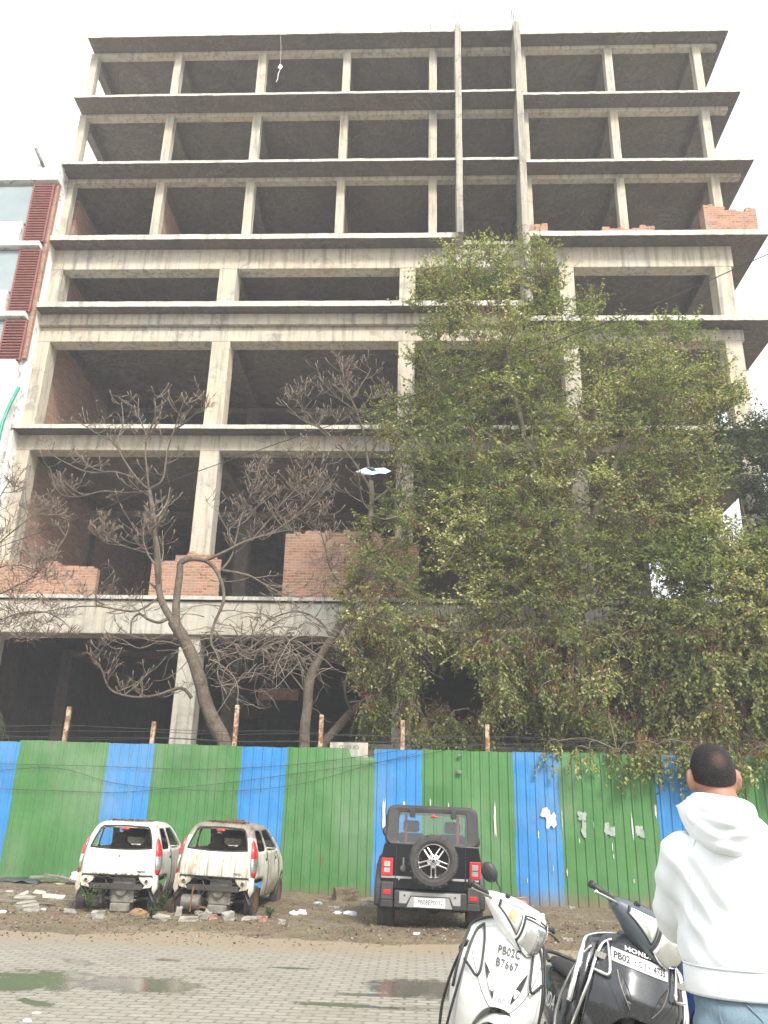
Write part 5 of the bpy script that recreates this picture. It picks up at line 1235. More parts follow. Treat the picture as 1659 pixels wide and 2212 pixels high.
    b = MB(); rings = []
    for y, w_, z0, z1 in ((.74, .13, .28, .60), (.80, .165, .25, .63), (1.0, .185, .28, .645), (1.25, .175, .36, .65), (1.45, .14, .46, .645), (1.58, .09, .54, .62), (1.62, .05, .56, .60)):
        rings.append([(w_*math.copysign(abs(math.cos(a))**.6, math.cos(a)), y, (z0+z1)/2+(z1-z0)/2*math.copysign(abs(math.sin(a))**.7, math.sin(a))) for a in [2*PI*k/20 for k in range(20)]])
    b.loft(rings); body = b.build('rear_body', paint, root, smooth=True, sub=1)
    b = MB(); rings = []
    for y, w_, z0, z1 in ((.74, .08, .61, .655), (.80, .13, .60, .68), (1.0, .15, .61, .69), (1.25, .15, .62, .70), (1.42, .12, .63, .70), (1.48, .07, .64, .69)):
        rings.append([(w_*math.copysign(abs(math.cos(a))**.6, math.cos(a)), y, (z0+z1)/2+(z1-z0)/2*math.copysign(abs(math.sin(a))**.7, math.sin(a))) for a in [2*PI*k/18 for k in range(18)]])
    b.loft(rings); b.build('seat', M['seat_v'], root, smooth=True, sub=1)
    b = MB(); b.tube(cat_rom([(-.12, 1.40, .65), (-.12, 1.54, .69), (0, 1.62, .70), (.12, 1.54, .69), (.12, 1.40, .65)], 5), .013, 8); b.build('grab_rail', M['black_plastic'], root, smooth=True)
    b = MB(); b.ell((0, 1.61, .58), (.07, .03, .035)); b.build('tail_lamp', M['red_lens'], root, smooth=True)
    wheel('wheel', root, 0, 1.24, .215, .10, wheelp)
    b = MB(); b.tube([(.12, 1.2, .23), (.13, 1.4, .26), (.13, 1.62, .33)], .045, 10); b.build('exhaust', M['steel'], root, smooth=True)
    b = MB(); b.tube([(.05, .75, .25), (.2, .70, .03), (.26, .69, -.03)], .012, 6); b.build('side_stand', M['steel'], root)
    # ---- everything that turns with the handlebar
    hub = Vector((0, .045, .215)); top = Vector((0, .33, 1.0)); ax = (top-hub).normalized()
    TM = Matrix.Translation(hub) @ Matrix.Rotation(turn, 4, ax) @ Matrix.Translation(-hub)
    def tb(b): b.v = [tuple(TM @ Vector(p)) for p in b.v]; return b
    b = MB(); b.tube([hub, top], .03, 8); b.tube([(-.075, .045, .2), (-.07, .1, .5)], .018, 6); b.tube([(.075, .045, .2), (.07, .1, .5)], .018, 6); tb(b).build('fork', M['steel'], root)
    w_ = wheel('wheel', root, 0, .045, .215, .10, wheelp)
    w_.data.transform(TM)
    for ch in w_.children: ch.data.transform(TM)
    b = MB(); rings = []
    for k in range(17):
        a = R(-18+172*k/16); s2 = math.sin(PI*min(1, max(0, (k+.7)/17.4)))**.35; rr_ = .275+.03*math.sin(PI*k/16)
        c = Vector((0, .045-rr_*math.cos(a), .235+rr_*1.18*math.sin(a))); nrm = Vector((0, -math.cos(a), math.sin(a)))
        rings.append([c + Vector((.105*s2*math.sin(t_), 0, 0)) - nrm*(.075*(1-math.cos(t_))) for t_ in np.linspace(-1.45, 1.45, 15)])
    b.loft(rings, False, False, closed=False); tb(b).build('fender', paint, root, smooth=True, solid=.008)
    # cowl
    CX = [-.255, -.225, -.18, -.13, -.07, 0, .07, .13, .18, .225, .255]
    CYc = [.315, .300, .270, .235, .205, .195, .205, .235, .270, .300, .315]
    CZc = [1.075, 1.070, 1.06, 1.045, 1.03, 1.022, 1.03, 1.045, 1.06, 1.07, 1.075]
    CA = [.022, .045, .070, .095, .115, .122, .115, .095, .070, .045, .022]
    CB = [.020, .040, .062, .088, .110, .118, .110, .088, .062, .040, .020]
    def cw(x, a, off=0.0):
        cy, cz, A_, B_ = (interp(x, CX, k) for k in (CYc, CZc, CA, CB))
        ca, sa = math.cos(a), math.sin(a)
        y = cy-(A_+off)*math.copysign(abs(ca)**.75, ca); z = cz+(B_+off)*math.copysign(abs(sa)**.8, sa)
        # chin drawn forward and down, brow swept back
        return Vector((x, y-.03*max(0, -sa)*(1-abs(x)/.26)+.05*max(0, sa)*(1-abs(x)/.3), z-.02*max(0, -sa)*(1-abs(x)/.26)))
    b = MB(); b.loft([[cw(x, 2*PI*k/28) for k in range(28)] for x in np.linspace(-.255, .255, 33)]); tb(b).build('headlamp_cowl', cowlp, root, smooth=True)
    def patch(name, xa, xb, a0, a1, off, mat, par=None, shape=None):
        b = MB()
        def fn(u, v_):
            x = lerp(xa, xb, u); lo_, hi = (a0, a1) if shape is None else shape(u)
            return cw(x, R(lerp(lo_, hi, v_)), off)
        b.grid(fn, 14, 10); return tb(b).build(name, mat, par or root, smooth=True, solid=.003)
    hl = patch('headlamp_surround', -.098, .098, -66, 18, .003, M['black_plastic'], shape=lambda u: (-66+14*abs(2*u-1)**2, 20-6*abs(2*u-1)**2))
    patch('headlamp', -.090, .090, -60, 12, .007, M['clear_lens'], hl, shape=lambda u: (-61+14*abs(2*u-1)**2, 15-6*abs(2*u-1)**2))
    for s_ in (-1, 1):
        def shp(u): k = u if s_ > 0 else 1-u; return (-34+26*k, 30-12*k) if True else None
        sr = patch('indicator_surround', min(s_*.104, s_*.214), max(s_*.104, s_*.214), 0, 0, .003, M['black_plastic'], None, lambda u: (shp(u)[0]-5, shp(u)[1]+4))
        patch('indicator', min(s_*.110, s_*.206), max(s_*.110, s_*.206), 0, 0, .006, M['clear_lens'], sr, shp)
        if style == 'white': patch('amber_bulb', min(s_*.135, s_*.165), max(s_*.135, s_*.165), 0, 0, .009, M['amber_lens'], sr, lambda u: (-14, 10))
        b = MB(); b.tube([cw(s_*x, R(a), .004) for x, a in ((.10, 16), (.06, 24), (.02, 27))], .004, 5); tb(b).build('brow_line', M['black_plastic'], root)
        b = MB(); b.tube([(s_*.23, .31, 1.075), (s_*.30, .335, 1.085), (s_*.375, .36, 1.09)], .0165, 10); b.lathe([(.021, -.004), (.021, .006)], 12, Matrix.Translation((s_*.376, .36, 1.09)) @ Matrix.Rotation(PI/2, 4, 'Y')); tb(b).build('grip', M['black_plastic'], root, smooth=True)
        b = MB(); b.tube(cat_rom([(s_*.235, .285, 1.07), (s_*.28, .272, 1.07), (s_*.34, .28, 1.065), (s_*.385, .295, 1.06)], 4), .007, 6); b.ell((s_*.39, .296, 1.06), (.011, .011, .011), 8, 6); tb(b).build('brake_lever', M['chrome'] if style != 'white' else M['steel'], root, smooth=True)
    b = MB(); b.lathe([(.016, -.004), (.016, .012), (.010, .016)], 14, Matrix.Translation(cw(-.17, R(62), .0)) @ Matrix.Rotation(R(20), 4, 'X')); tb(b).build('mirror_mount', M['black_plastic'], root)
    b = MB(); b.loft([[(x*k, .30+.03*k+y*k, z) for x, y in ((-.06, -.07), (.06, -.07), (.07, .08), (-.07, .08))] for z, k in ((.84, 1.25), (.92, 1.0), (.98, .9))]); tb(b).build('neck_cover', cowlp, root, bevel=.02, seg=2)
    return root, TM
def s_text(root, s, size, x, z, mat, sq=.9, sp=1.0, bold=0.0, off=.010, rot=0.0):
    cr, sr = math.cos(rot), math.sin(rot)
    return text('lettering', s, size, mat, root, lambda a, c: Vector((x+a*cr-c*sr, AF(x+a*cr-c*sr, z+a*sr+c*cr)-off, z+a*sr+c*cr)), squash=sq, spacing=sp, bold=bold)
def place(px, py, zl, yl, lean, yaw):
    # origin (front wheel contact) so that the local point (0, yl, zl) on the axis falls on the pixel
    v = Euler((0, lean, yaw)).to_matrix() @ Vector((0, yl, zl)); q = atz(px, py, v.z); return (q.x-v.x, q.y-v.y, 0)
ln, yw = R(15), R(1.5)
S1, T1 = scooter('white scooter with painted number PB02C B7667 on its front, one round mirror, black guards', place(1099, 2060, .87, .125, ln, yw), ln, yw, R(34), M['sc_white'], M['black_plastic'], 'white', M['sc_white'], M['sc_white'], M['steel'])
M['grey_ink'] = pm('grey lettering', (.30, .29, .34), (.42, .41, .44), 30, .6)
S1.scale = (.93, 1, 1)
s_text(S1, 'HONDA', .026, 0.0, .925, M['grey_ink'], 1.25, 1.1)
s_text(S1, 'PB02C', .055, .0, .878, M['black_ink'], .85, 1.08, .0016); s_text(S1, 'B7667', .055, -.005, .818, M['black_ink'], .88, 1.1, .0016)
s_text(S1, '7667', .048, .0, .655, M['grey_ink'], .9, 1.1, .0012); s_text(S1, 'S', .03, -.01, .705, M['grey_ink'])
# mirror on its stalk, placed where the photo shows it
MW = Matrix.LocRotScale(S1.location, S1.rotation_euler, S1.scale); IV = MW.inverted()
yb = (MW @ (T1 @ Vector((-.16, .29, 1.1)))).y
m0 = IV @ at(1083, 1944, yb); m1 = IV @ at(1081, 1920, yb); m2 = IV @ at(1072, 1902, yb); mc = IV @ at(1057, 1884, yb+.01)
b = MB(); b.tube([m0-Vector((0, 0, .05)), m0, m1, m2], .0065, 7); b.lathe([(.02, -.01), (.017, .015)], 12, Matrix.Translation(m0-Vector((0, 0, .02)))); mi_ = b.build('mirror_stalk', M['black_plastic'], S1, smooth=True)
rot = Matrix.Rotation(R(38), 4, 'Y') @ Matrix.Rotation(R(15), 4, 'X')
b = MB(); b.ell(mc, (.062, .024, .047), 20, 12, rot); mh = b.build('mirror', M['black_plastic'], S1, smooth=True)
b = MB(); b.tube([mc+rot @ Vector((x, -.0235*math.sqrt(max(0, 1-(x/.062)**2)), .004)) for x in np.linspace(-.05, .05, 9)], .0025, 5); b.build('mirror_crease', M['dark'], mh)

ln, yw = R(19), R(6)
S2, T2 = scooter('black scooter with a curved white number strip on its nose and chrome guards', place(1393, 2089, .86, .115, ln, yw), ln, yw, R(30), M['sc_black'], M['chrome'], 'black', M['sc_grey'], M['sc_black'], M['steel'])
S2.scale = (1.1, 1, 1)
b = MB(); P = []
n = 24
def strip(u, v_): x = lerp(-.156, .126, u); z = .862+.0*x+(v_-.5)*.062; return Vector((x, AF(x, z)-.004, z))
b.grid(strip, 24, 3); pl = b.build('number_strip', M['plate'], S2, smooth=True, solid=.003)
s_text(S2, 'PB02', .044, -.112, .862, M['black_ink'], .74, 1.06, .002, .0075); s_text(S2, '• C J •', .04, -.018, .862, M['black_ink'], .8, 1.0, .001, .0075); s_text(S2, '4735', .044, .074, .862, M['black_ink'], .74, 1.06, .002, .0075)
s_text(S2, 'HONDA', .028, -.03, .912, M['white_ink'], 1.3, 1.1, .001)
text('lettering', 'HONDA', .11, M['white_ink'], S2, lambda x, y: Vector((-.190, 1.0-x, .47+y)), bold=.002)
ln, yw = R(13), R(0)
S3, T3 = scooter('blue scooter mostly hidden behind the man, only its dark edged flank in view', place(1566, 2064, .80, .085, ln, yw), ln, yw, R(30), M['sc_blue'], M['black_plastic'], 'blue', M['sc_blue'], M['black_plastic'], M['steel'])
# ------------------------------------------------------------------ man in a white hoodie, seen from behind
MY = 3.0
hem = at(1592, 2112, MY); mx_ = hem.x
man = thing('person', 'man seen from behind in a white hoodie and faded blue jeans, short dark hair', 'person', (mx_+.05, MY, 0), (0, 0, R(-7)))
man.scale = (1.04, 1.04, 1.04)
t = NT('skin'); v = t.coord('Object'); n = t.noise(v, 9, 5); f = t.noise(v, 120, 3)
t.bump(f, .15, .002); M['skin'] = t.fin(t.ramp(n, [(.3, (.27, .135, .085)), (.7, (.36, .19, .125))]), .5, spec=.35)
t = NT('cropped hair'); v = t.coord('Object'); sp = t.sep(v); n = t.noise(v, 160, 4, .8); n2 = t.noise(v, 12, 4)
d = t.n('ShaderNodeVectorMath', operation='DISTANCE'); t.l(v, d.inputs[0]); d.inputs[1].default_value = (-.040, -.072, 1.668)
thin = t.ramp(d.outputs['Value'], [(.006, .45), (.036, 0.0)])
c = t.mix(t.math('MULTIPLY', thin, t.math('ADD', .55, n2)), t.ramp(n, [(.3, (.010, .009, .010)), (.75, (.035, .030, .030))]), (.20, .115, .08))
low = t.ramp(sp[2], [(.0, 0.0), (1.0, 0.0)])
t.bump(n, 1.0, .008); M['hair'] = t.fin(c, .7, spec=.3)
t = NT('white sweatshirt'); v = t.coord('Object'); n = t.noise(v, 3, 5, .6); k = t.noise(t.coord('Object', (1, 1, 3)), 260, 2)
t.bump(t.math('ADD', t.math('MULTIPLY', k, .3), t.noise(v, 35, 4)), .25, .004); M['hoodie'] = t.fin(t.ramp(n, [(.3, (.68, .72, .73)), (.7, (.75, .785, .79))]), .9, spec=.15)
t.b.inputs['Sheen Weight'].default_value = .15
M['rib'] = pm('ribbed hem cotton', (.66, .70, .71), (.72, .75, .76), 6, .9, 0, .2)
t = NT('faded denim'); v = t.coord('Object'); n = t.noise(v, 5, 6, .65); w_ = t.noise(t.coord('Object', (1, 1, .25)), 14, 5, .7); f = t.noise(v, 300, 2)
c = t.mix(t.ramp(n, [(.35, 0.0), (.68, 1.0)]), (.05, .09, .13), (.16, .23, .275)); c = t.mix(t.ramp(w_, [(.55, 0.0), (.75, .6)]), c, (.07, .12, .18)); c = t.mix(t.math('MULTIPLY', f, .3), c, (.30, .36, .40))
t.bump(t.math('ADD', n, w_), .7, .01); M['denim'] = t.fin(c, .9, spec=.15)
M['stitch'] = pm('pale stitching', (.55, .55, .46), (.45, .45, .40), 20, .8)
H = 1.79
hc = Vector((-.048, .015, 1.608))      # centre of the head
def ering(c, a, b_, n=20, tilt=0.0): return [(c[0]+a*math.cos(2*PI*k/n), c[1]+b_*math.sin(2*PI*k/n), c[2]+tilt*math.sin(2*PI*k/n)) for k in range(n)]
# body: one skin from head to feet
b = MB()
b.ell(hc+Vector((0, .005, .012)), (.067, .085, .098), 24, 16); b.ell(hc+Vector((0, .045, -.055)), (.058, .058, .066), 18, 12)
b.ell(hc+Vector((0, .105, -.03)), (.013, .018, .026), 10, 8); b.ell(hc+Vector((0, .098, -.075)), (.026, .010, .010), 10, 6); b.ell(hc+Vector((0, .088, .035)), (.055, .012, .012), 12, 6)
b.loft([ering((-.044, .0, 1.57), .056, .060), ering((-.03, -.012, 1.50), .060, .064), ering((-.012, -.02, 1.46), .085, .075)])
for s_ in (-1, 1): b.ell(hc+Vector((s_*.075, -.004, -.0)), (.012, .019, .033), 12, 10, Matrix.Rotation(s_*R(18), 4, 'Z')); b.ell(hc+Vector((s_*.071, -.004, -.024)), (.010, .012, .014), 10, 8)
tors = [(.0, .0, .88, .165, .115), (.0, .0, 1.0, .155, .105), (.0, .0, 1.15, .155, .105), (.0, -.01, 1.32, .185, .115), (.0, -.015, 1.39, .16, .10), (-.01, -.018, 1.46, .08, .07)]
b.loft([ering((x, y, z), a, d_) for x, y, z, a, d_ in tors])
ARM = []
for s_ in (-1, 1):
    sh = Vector((-.158 if s_ < 0 else .182, -.005, 1.375)); el = Vector((-.162, .16, 1.165)) if s_ < 0 else Vector((.262, .10, 1.13)); wr = Vector((s_*.10, .34, 1.24)); ha = Vector((s_*.06, .40, 1.26)); ARM.append((sh, el, wr))
    b.tube([sh*.5+Vector((0, 0, .685)), sh, sh.lerp(el, .5), el, el.lerp(wr, .4), wr], [.06, .058, .05, .043, .042, .03], 12)
    b.tube([wr, wr.lerp(ha, .5), ha], [.028, .036, .034], 10)
    d = (ha-wr).normalized(); up = Vector((0, 0, 1)); sd2 = d.cross(up).normalized()
    for k, (o_, l_) in enumerate(((-.028, .062), (-.010, .075), (.009, .07), (.026, .055))):
        p0 = ha+up*o_; b.tube([p0, p0+d*l_*.5+sd2*s_*-.004, p0+d*l_*.8+sd2*(-s_)*.018, p0+d*l_*.72+sd2*(-s_)*.04], [.0095, .009, .0085, .007], 8)
    p0 = wr.lerp(ha, .5)+up*.03; b.tube([p0, p0+up*.03+d*.02, p0+up*.045+d*.05], [.012, .011, .009], 8)
for s_ in (-1, 1):
    b.tube([(s_*.085, 0, .92), (s_*.095, .01, .70), (s_*.10, .015, .50), (s_*.10, .0, .30), (s_*.105, -.01, .10)], [.095, .082, .058, .052, .04], 14)
    b.loft([ering((s_*.105, -.03+.0, .10), .036, .05), ering((s_*.11, .02, .06), .042, .10), ering((s_*.11, .03, .012), .044, .125)])
body = b.build('body', M['skin'], man); remesh(body, .0065, 5)
for s_ in (-1, 1):
    b = MB(); b.ell(hc+Vector((s_*.032, .092, .012)), (.013, .010, .009), 10, 8); b.build('eye', M['plate'], man, smooth=True)
# hair: cap over the skull, clipped to a straight nape line
b = MB(); rings = []
for i in range(15):
    a = PI*.5*i/14; z = math.sin(a); r_ = math.cos(a)**.72
    rings.append([Vector((hc.x+(.0715)*r_*math.cos(t_), hc.y+.003+.091*r_*math.sin(t_), hc.z+.012+.101*z)) for t_ in [2*PI*k/32 for k in range(32)]])
bot = []
for t_ in [2*PI*k/32 for k in range(32)]:
    back = max(0, -math.sin(t_)); front = max(0, math.sin(t_))
    dz = -.040*back**.6+.03*front - (.03 if back < .35 and front < .3 else 0)*(.0); bot.append(Vector((hc.x+(.0705-.006*back)*math.cos(t_), hc.y+.003+(.090-.012*back)*math.sin(t_), hc.z+.012+dz)))
rings = [bot] + rings
b.loft(rings, cap0=False); b.build('hair', M['hair'], man, smooth=True, sub=1)
# hoodie: torso and sleeves fused into one cloth, then folded
b = MB()
T_ = [(.0, .0, .995, .196, .142), (.0, .0, 1.03, .20, .146), (.0, -.005, 1.12, .205, .150), (.0, -.012, 1.22, .212, .152), (.0, -.022, 1.30, .215, .150), (-.004, -.028, 1.37, .205, .138), (-.008, -.028, 1.42, .155, .118), (-.012, -.022, 1.465, .10, .095), (-.016, -.018, 1.50, .080, .085)]
b.loft([ering((x, y, z), a, d_, 32) for x, y, z, a, d_ in T_])
for (sh, el, wr), s_ in zip(ARM, (-1, 1)):
    p0 = Vector((s_*.12, -.02, 1.40))
    b.tube([p0, sh+Vector((0, 0, -.005)), sh.lerp(el, .35)+Vector((s_*.012, 0, 0)), sh.lerp(el, .75)+Vector((s_*.012, 0, 0)), el, el.lerp(wr, .3), el.lerp(wr, .9)], [.075, .090, .086, .078, .074, .068, .05], 16)
hd = b.build('hoodie', M['hoodie'], man); remesh(hd, .011, 8)
me = hd.data; co = np.zeros(len(me.vertices)*3); me.vertices.foreach_get('co', co); co = co.reshape(-1, 3)
nr = np.zeros(len(me.vertices)*3); me.vertices.foreach_get('normal', nr); nr = nr.reshape(-1, 3)
for i, (x, y, z) in enumerate(co):
    d = 0.0
    # pulls from the armpits down and inwards, soft vertical drags, gathers over the hem and at the elbows
    for (sh, el, wr), s_ in zip(ARM, (-1, 1)):
        a = abs(x)-.205 if x*s_ > 0 else -9
        if x*s_ > 0:
            q = (z-1.28)*1.0 - (s_*x-.18)*1.7
            d += .011*math.exp(-((s_*x-.185)/.075)**2)*math.exp(-((z-1.25)/.12)**2)*math.sin(q*58)
            d -= .016*math.exp(-((s_*x-.212)/.016)**2)*math.exp(-((z-1.20)/.10)**2)*(1 if y < .02 else 0)
    d += .007*math.sin(x*20+z*5+1.2)*math.exp(-((z-1.12)/.17)**2) + +.010*mnoise.noise(Vector((x*9+z*4, y*9, z*5)))+.004*mnoise.noise(Vector((x*22+z*13, y*14, z*20)))+.008*mnoise.noise(Vector((x*4+z*6, y*5, z*16)))*math.exp(-((z-1.09)/.06)**2)
    if z < 1.075: d += .010*math.sin(min(1, (1.075-z)/.02)*PI/2)*-1
    co[i] += nr[i]*d
me.vertices.foreach_set('co', co.ravel()); me.update()
b = MB(); n = 120; rings = []
for z, k in ((.992, .985), (1.0, 1.0), (1.03, 1.005), (1.062, 1.0), (1.07, .99)):
    rings.append([(.196*k*math.cos(2*PI*i/n)*(1+.006*(i % 2)), .142*k*math.sin(2*PI*i/n)*(1+.006*(i % 2)), z) for i in range(n)])
b.loft(rings, False, False); b.build('hem_band', M['rib'], hd, smooth=True, solid=.006)
b = MB(); b.tube([(.2*math.cos(2*PI*i/48), -.002+.146*math.sin(2*PI*i/48), 1.072) for i in range(49)], .003, 5); b.build('hem_seam', M['rib'], hd, smooth=True)
# armhole seams following the cloth
for s_ in (-1, 1):
    P = []
    for x, z in ((.135, 1.432), (.155, 1.40), (.168, 1.35), (.172, 1.30), (.168, 1.25), (.172, 1.21)):
        ok, q_, nn, ix = hd.ray_cast(Vector((s_*x, -1, z)), Vector((0, 1, 0)))
        if ok: P.append(q_+Vector((0, -.0005, 0)))
    if len(P) > 3:
        b = MB(); b.tube(cat_rom(P, 6), .0024, 5); b.build('sleeve_seam', M['rib'], hd, smooth=True)
# hood lying on the back
b = MB(); nu, nv_ = 56, 40; hx = -.045
def hood(u, v_):
    th = R(-128+256*u); k = max(0.0, math.cos(th)); s = v_
    r = lerp(.070, .118, s**.9)
    x = -.040+hx*s*.8*k + math.sin(th)*r*(1.0-.10*s*k)
    z = 1.550 - .02*abs(math.sin(th))*s - (.178*s**1.1)*k**1.0 - .03*s*(1-k)
    yb_ = -.080 - .075*min(1, s*1.6)*k - .01
    y = lerp(.055, yb_, min(1, k**.6)) if k > 0 else .055+.02*s
    bulge = math.sin(PI*min(1, s*1.02))**.7*(.040*k**.5+.014)
    f1 = .013*math.sin(s*15-1.5*math.sin(th*1.2)+.7)*k**.5*math.sin(PI*s)**.7
    f2 = .009*math.sin(s*30+th*3.0)*k*math.sin(PI*s)
    f3 = .008*mnoise.noise(Vector((x*22, s*6, th*2)))*math.sin(PI*s)
    y -= (bulge+f1+f2+f3)
    if s > .97: y += .045
    z -= .20*(x+.04)
    return Vector((x, y, z))
b.grid(hood, nu, nv_); b.build('hood', M['hoodie'], hd, smooth=True, solid=.008, sub=1)
# rolled edge of the hood opening, turned out on the left
b = MB(); b.tube(cat_rom([(-.03, -.085, 1.540), (-.075, -.072, 1.545), (-.110, -.050, 1.538), (-.138, -.055, 1.515), (-.142, -.085, 1.487), (-.118, -.125, 1.463)], 5), [.010+.010*min(1, i/10) for i in range(26)], 10); b.build('hood_edge', M['hoodie'], hd, smooth=True)
b = MB(); b.tube(cat_rom([(-.03, -.085, 1.540), (.01, -.080, 1.532), (.040, -.055, 1.518), (.058, -.0, 1.49), (.055, .05, 1.47)], 5), .014, 10); b.build('collar', M['hoodie'], hd, smooth=True)
# jeans
b = MB()
b.loft([ering((0, 0, 1.03), .172, .118, 28), ering((0, -.012, .95), .182, .130, 28), ering((0, -.022, .86), .190, .142, 28), ering((0, -.012, .80), .186, .132, 28)])
for s_ in (-1, 1):
    b.tube([(s_*.09, -.01, .88), (s_*.10, .0, .72), (s_*.105, .01, .5), (s_*.105, -.005, .3), (s_*.11, -.01, .07)], [.10, .102, .078, .072, .068], 18)
    b.ell((s_*.085, -.075, .86), (.085, .07, .085), 14, 10)
jn = b.build('jeans', M['denim'], man); remesh(jn, .011, 6)
me = jn.data
for vtx in me.vertices:
    x, y, z = vtx.co; d = .006*math.sin(z*70+x*25+3*mnoise.noise(Vector((x*6, z*6, 1))))*math.exp(-((z-.86)/.12)**2)+.006*mnoise.noise(Vector((x*14, y*14, z*10)))
    vtx.co += vtx.normal*d
def seat_y(x, z):
    best = 0
    ok, loc_, nn, idx = jn.ray_cast(Vector((x, -1, z)), Vector((0, 1, 0)))
    return loc_.y-.003 if ok else -.16
for pts in ([(.02, .955), (.10, .935), (.085, .955), (.115, .925), (.15, .955), (.14, .925), (.175, .965)], [(.03, .945), (.10, .922), (.12, .912), (.15, .942), (.145, .912), (.178, .95)]):
    b = MB(); b.tube([(x, seat_y(x, z), z) for x, z in pts], .0016, 4); b.build('stitching', M['stitch'], jn)
for pts in ([(-.13, .985), (-.125, .93), (-.105, .90), (-.135, .87), (-.14, .80)], [(-.06, .99), (-.02, .95), (-.0, .90), (.0, .80)]):
    b = MB(); b.tube([(x, seat_y(x, z), z) for x, z in pts], .0025, 4); b.build('seam', M['denim'], jn)
for s_ in (-1, 1):
    b = MB(); b.loft([ering((s_*.11, .02, -.0), .05, .14, 16), ering((s_*.11, .02, .03), .052, .142, 16), ering((s_*.11, .03, .06), .048, .125, 16), ering((s_*.11, -.02, .11), .044, .07, 16)]); b.build('shoe', M['black_plastic'], man, smooth=True)
# ------------------------------------------------------------------ rubbish along the fence
def onground(px, py, it=6):
    q = atz(px, py, 0.0)
    for k in range(it): q = atz(px, py, gzn(q.x, q.y) if 10.5 < q.y < 19 else 0.004)
    if q.y > 17.9: q = at(px, py, 17.9)
    return q
M['cement'] = pm('broken cement', (.34, .32, .27), (.22, .205, .175), 9, .95, 0, .4)
M['pinkbr'] = pm('pink brick piece', (.36, .21, .165), (.27, .15, .115), 12, .95, 0, .4)
M['cream'] = pm('cream board', (.62, .58, .44), (.50, .46, .34), 4, .7, 0, .1)
M['greyb'] = pm('weathered board', (.24, .215, .175), (.15, .13, .11), 7, .9, 0, .3)
M['tarp'] = pm('dark tarpaulin', (.035, .040, .045), (.06, .065, .07), 4, .5, 0, .4)
M['card'] = pm('brown cardboard', (.33, .20, .09), (.25, .15, .07), 6, .85)
M['trash'] = pm('white plastic', (.75, .76, .78), (.62, .63, .66), 9, .4)
def chunk(name, label, px, py, size, mat, rot=(0, 0, 0), seed=0, group=None, sink=.25, rough=.14, cat='rubble'):
    q = onground(px, py); b = MB(); n = 5; sx, sy, sz = size
    def f(axis, sgn):
        base = len(b.v)
        for j in range(n+1):
            for i in range(n+1):
                u, v_ = i/n*2-1, j/n*2-1
                p = {0: (sgn, u, v_), 1: (u, sgn, v_), 2: (u, v_, sgn)}[axis]
                k = mnoise.noise(Vector(p)*1.1+Vector((seed*3.1, 0, 0)))*rough*2; k2 = mnoise.noise(Vector(p)*2.6+Vector((0, seed*5.3, 0)))*rough
                b.v.append((p[0]*sx/2*(1+k+k2), p[1]*sy/2*(1+k-k2), p[2]*sz/2*(1+k)))
        for j in range(n):
            for i in range(n): b.f.append((base+j*(n+1)+i, base+j*(n+1)+i+1, base+(j+1)*(n+1)+i+1, base+(j+1)*(n+1)+i)); b.m.append(0)
    for a in (0, 1, 2):
        for s_ in (-1, 1): f(a, s_)
    o = b.build(name, M[mat]); o.location = (q.x, q.y, q.z+sz*(.5-sink)); o.rotation_euler = rot
    bm = bmesh.new(); bm.from_mesh(o.data); bmesh.ops.remove_doubles(bm, verts=bm.verts, dist=1e-4); bmesh.ops.recalc_face_normals(bm, faces=bm.faces); bm.to_mesh(o.data); bm.free()
    tag(o, label, cat, group); return o
def z8(x, y): return .2043*x, 1829.8+.2043*y
def zw(x, y): return 149.1+.286*x, 1734.9+.286*y
def z7(x, y): return x/2, 1659+y/2
G1 = 'rubble lying in front of the wrecked cars'
for i, (lab, c, size, mat, rot, nm) in enumerate([
    ('square grey cement block on the ground before the left wreck', zw(220, 868), (.17, .14, .13), 'cement', (0, 0, .2), 'rubble_block'),
    ('tall pale cement block standing by the left wheel of the right wreck', zw(826, 848), (.09, .08, .16), 'cement', (0, .12, .1), 'rubble_block'),
    ('long flat cement block lying under the muffler of the right wreck', zw(905, 888), (.26, .12, .07), 'cement', (0, 0, -.05), 'rubble_block'),
    ('tilted grey block below the engine of the right wreck', zw(1028, 880), (.10, .10, .17), 'cement', (.2, .55, .2), 'rubble_block'),
    ('pinkish brick piece beside the tilted grey block', zw(1083, 878), (.13, .11, .09), 'pinkbr', (0, .1, .4), 'brick_piece'),
    ('rough grey cement lump just left of the right wreck wheel', zw(1200, 878), (.16, .13, .13), 'cement', (.1, -.2, .5), 'rubble_block'),
    ('flat grey slab at the right tyre of the right wreck', zw(1370, 884), (.22, .15, .06), 'cement', (0, 0, .1), 'rubble_slab'),
    ('red brown brick right of the flat slab by the right wreck', zw(1460, 890), (.13, .10, .08), 'pinkbr', (0, 0, -.2), 'brick_piece'),
    ('small pale lump farthest right of the rubble at the right wreck', zw(1605, 905), (.10, .09, .06), 'cement', (0, .2, .3), 'rubble_block'),
    ('brick red broken piece between the two wrecks', zw(632, 862), (.15, .10, .06), 'pinkbr', (.1, 0, .2), 'brick_piece'),
    ('grey broken slab between the two wrecks', zw(700, 886), (.21, .14, .09), 'cement', (.1, .15, -.2), 'rubble_slab'),
    ('little cement crumb before the square grey block', zw(255, 870), (.08, .06, .03), 'cement', (0, 0, .6), 'rubble_block'),
    ('dark stone under the right wreck muffler', zw(985, 842), (.12, .1, .07), 'cement', (0, .1, .9), 'stone')]):
    chunk(nm, lab, *c, size, mat, rot, i, G1)
G2 = 'broken boards and panels at the left end of the fence'
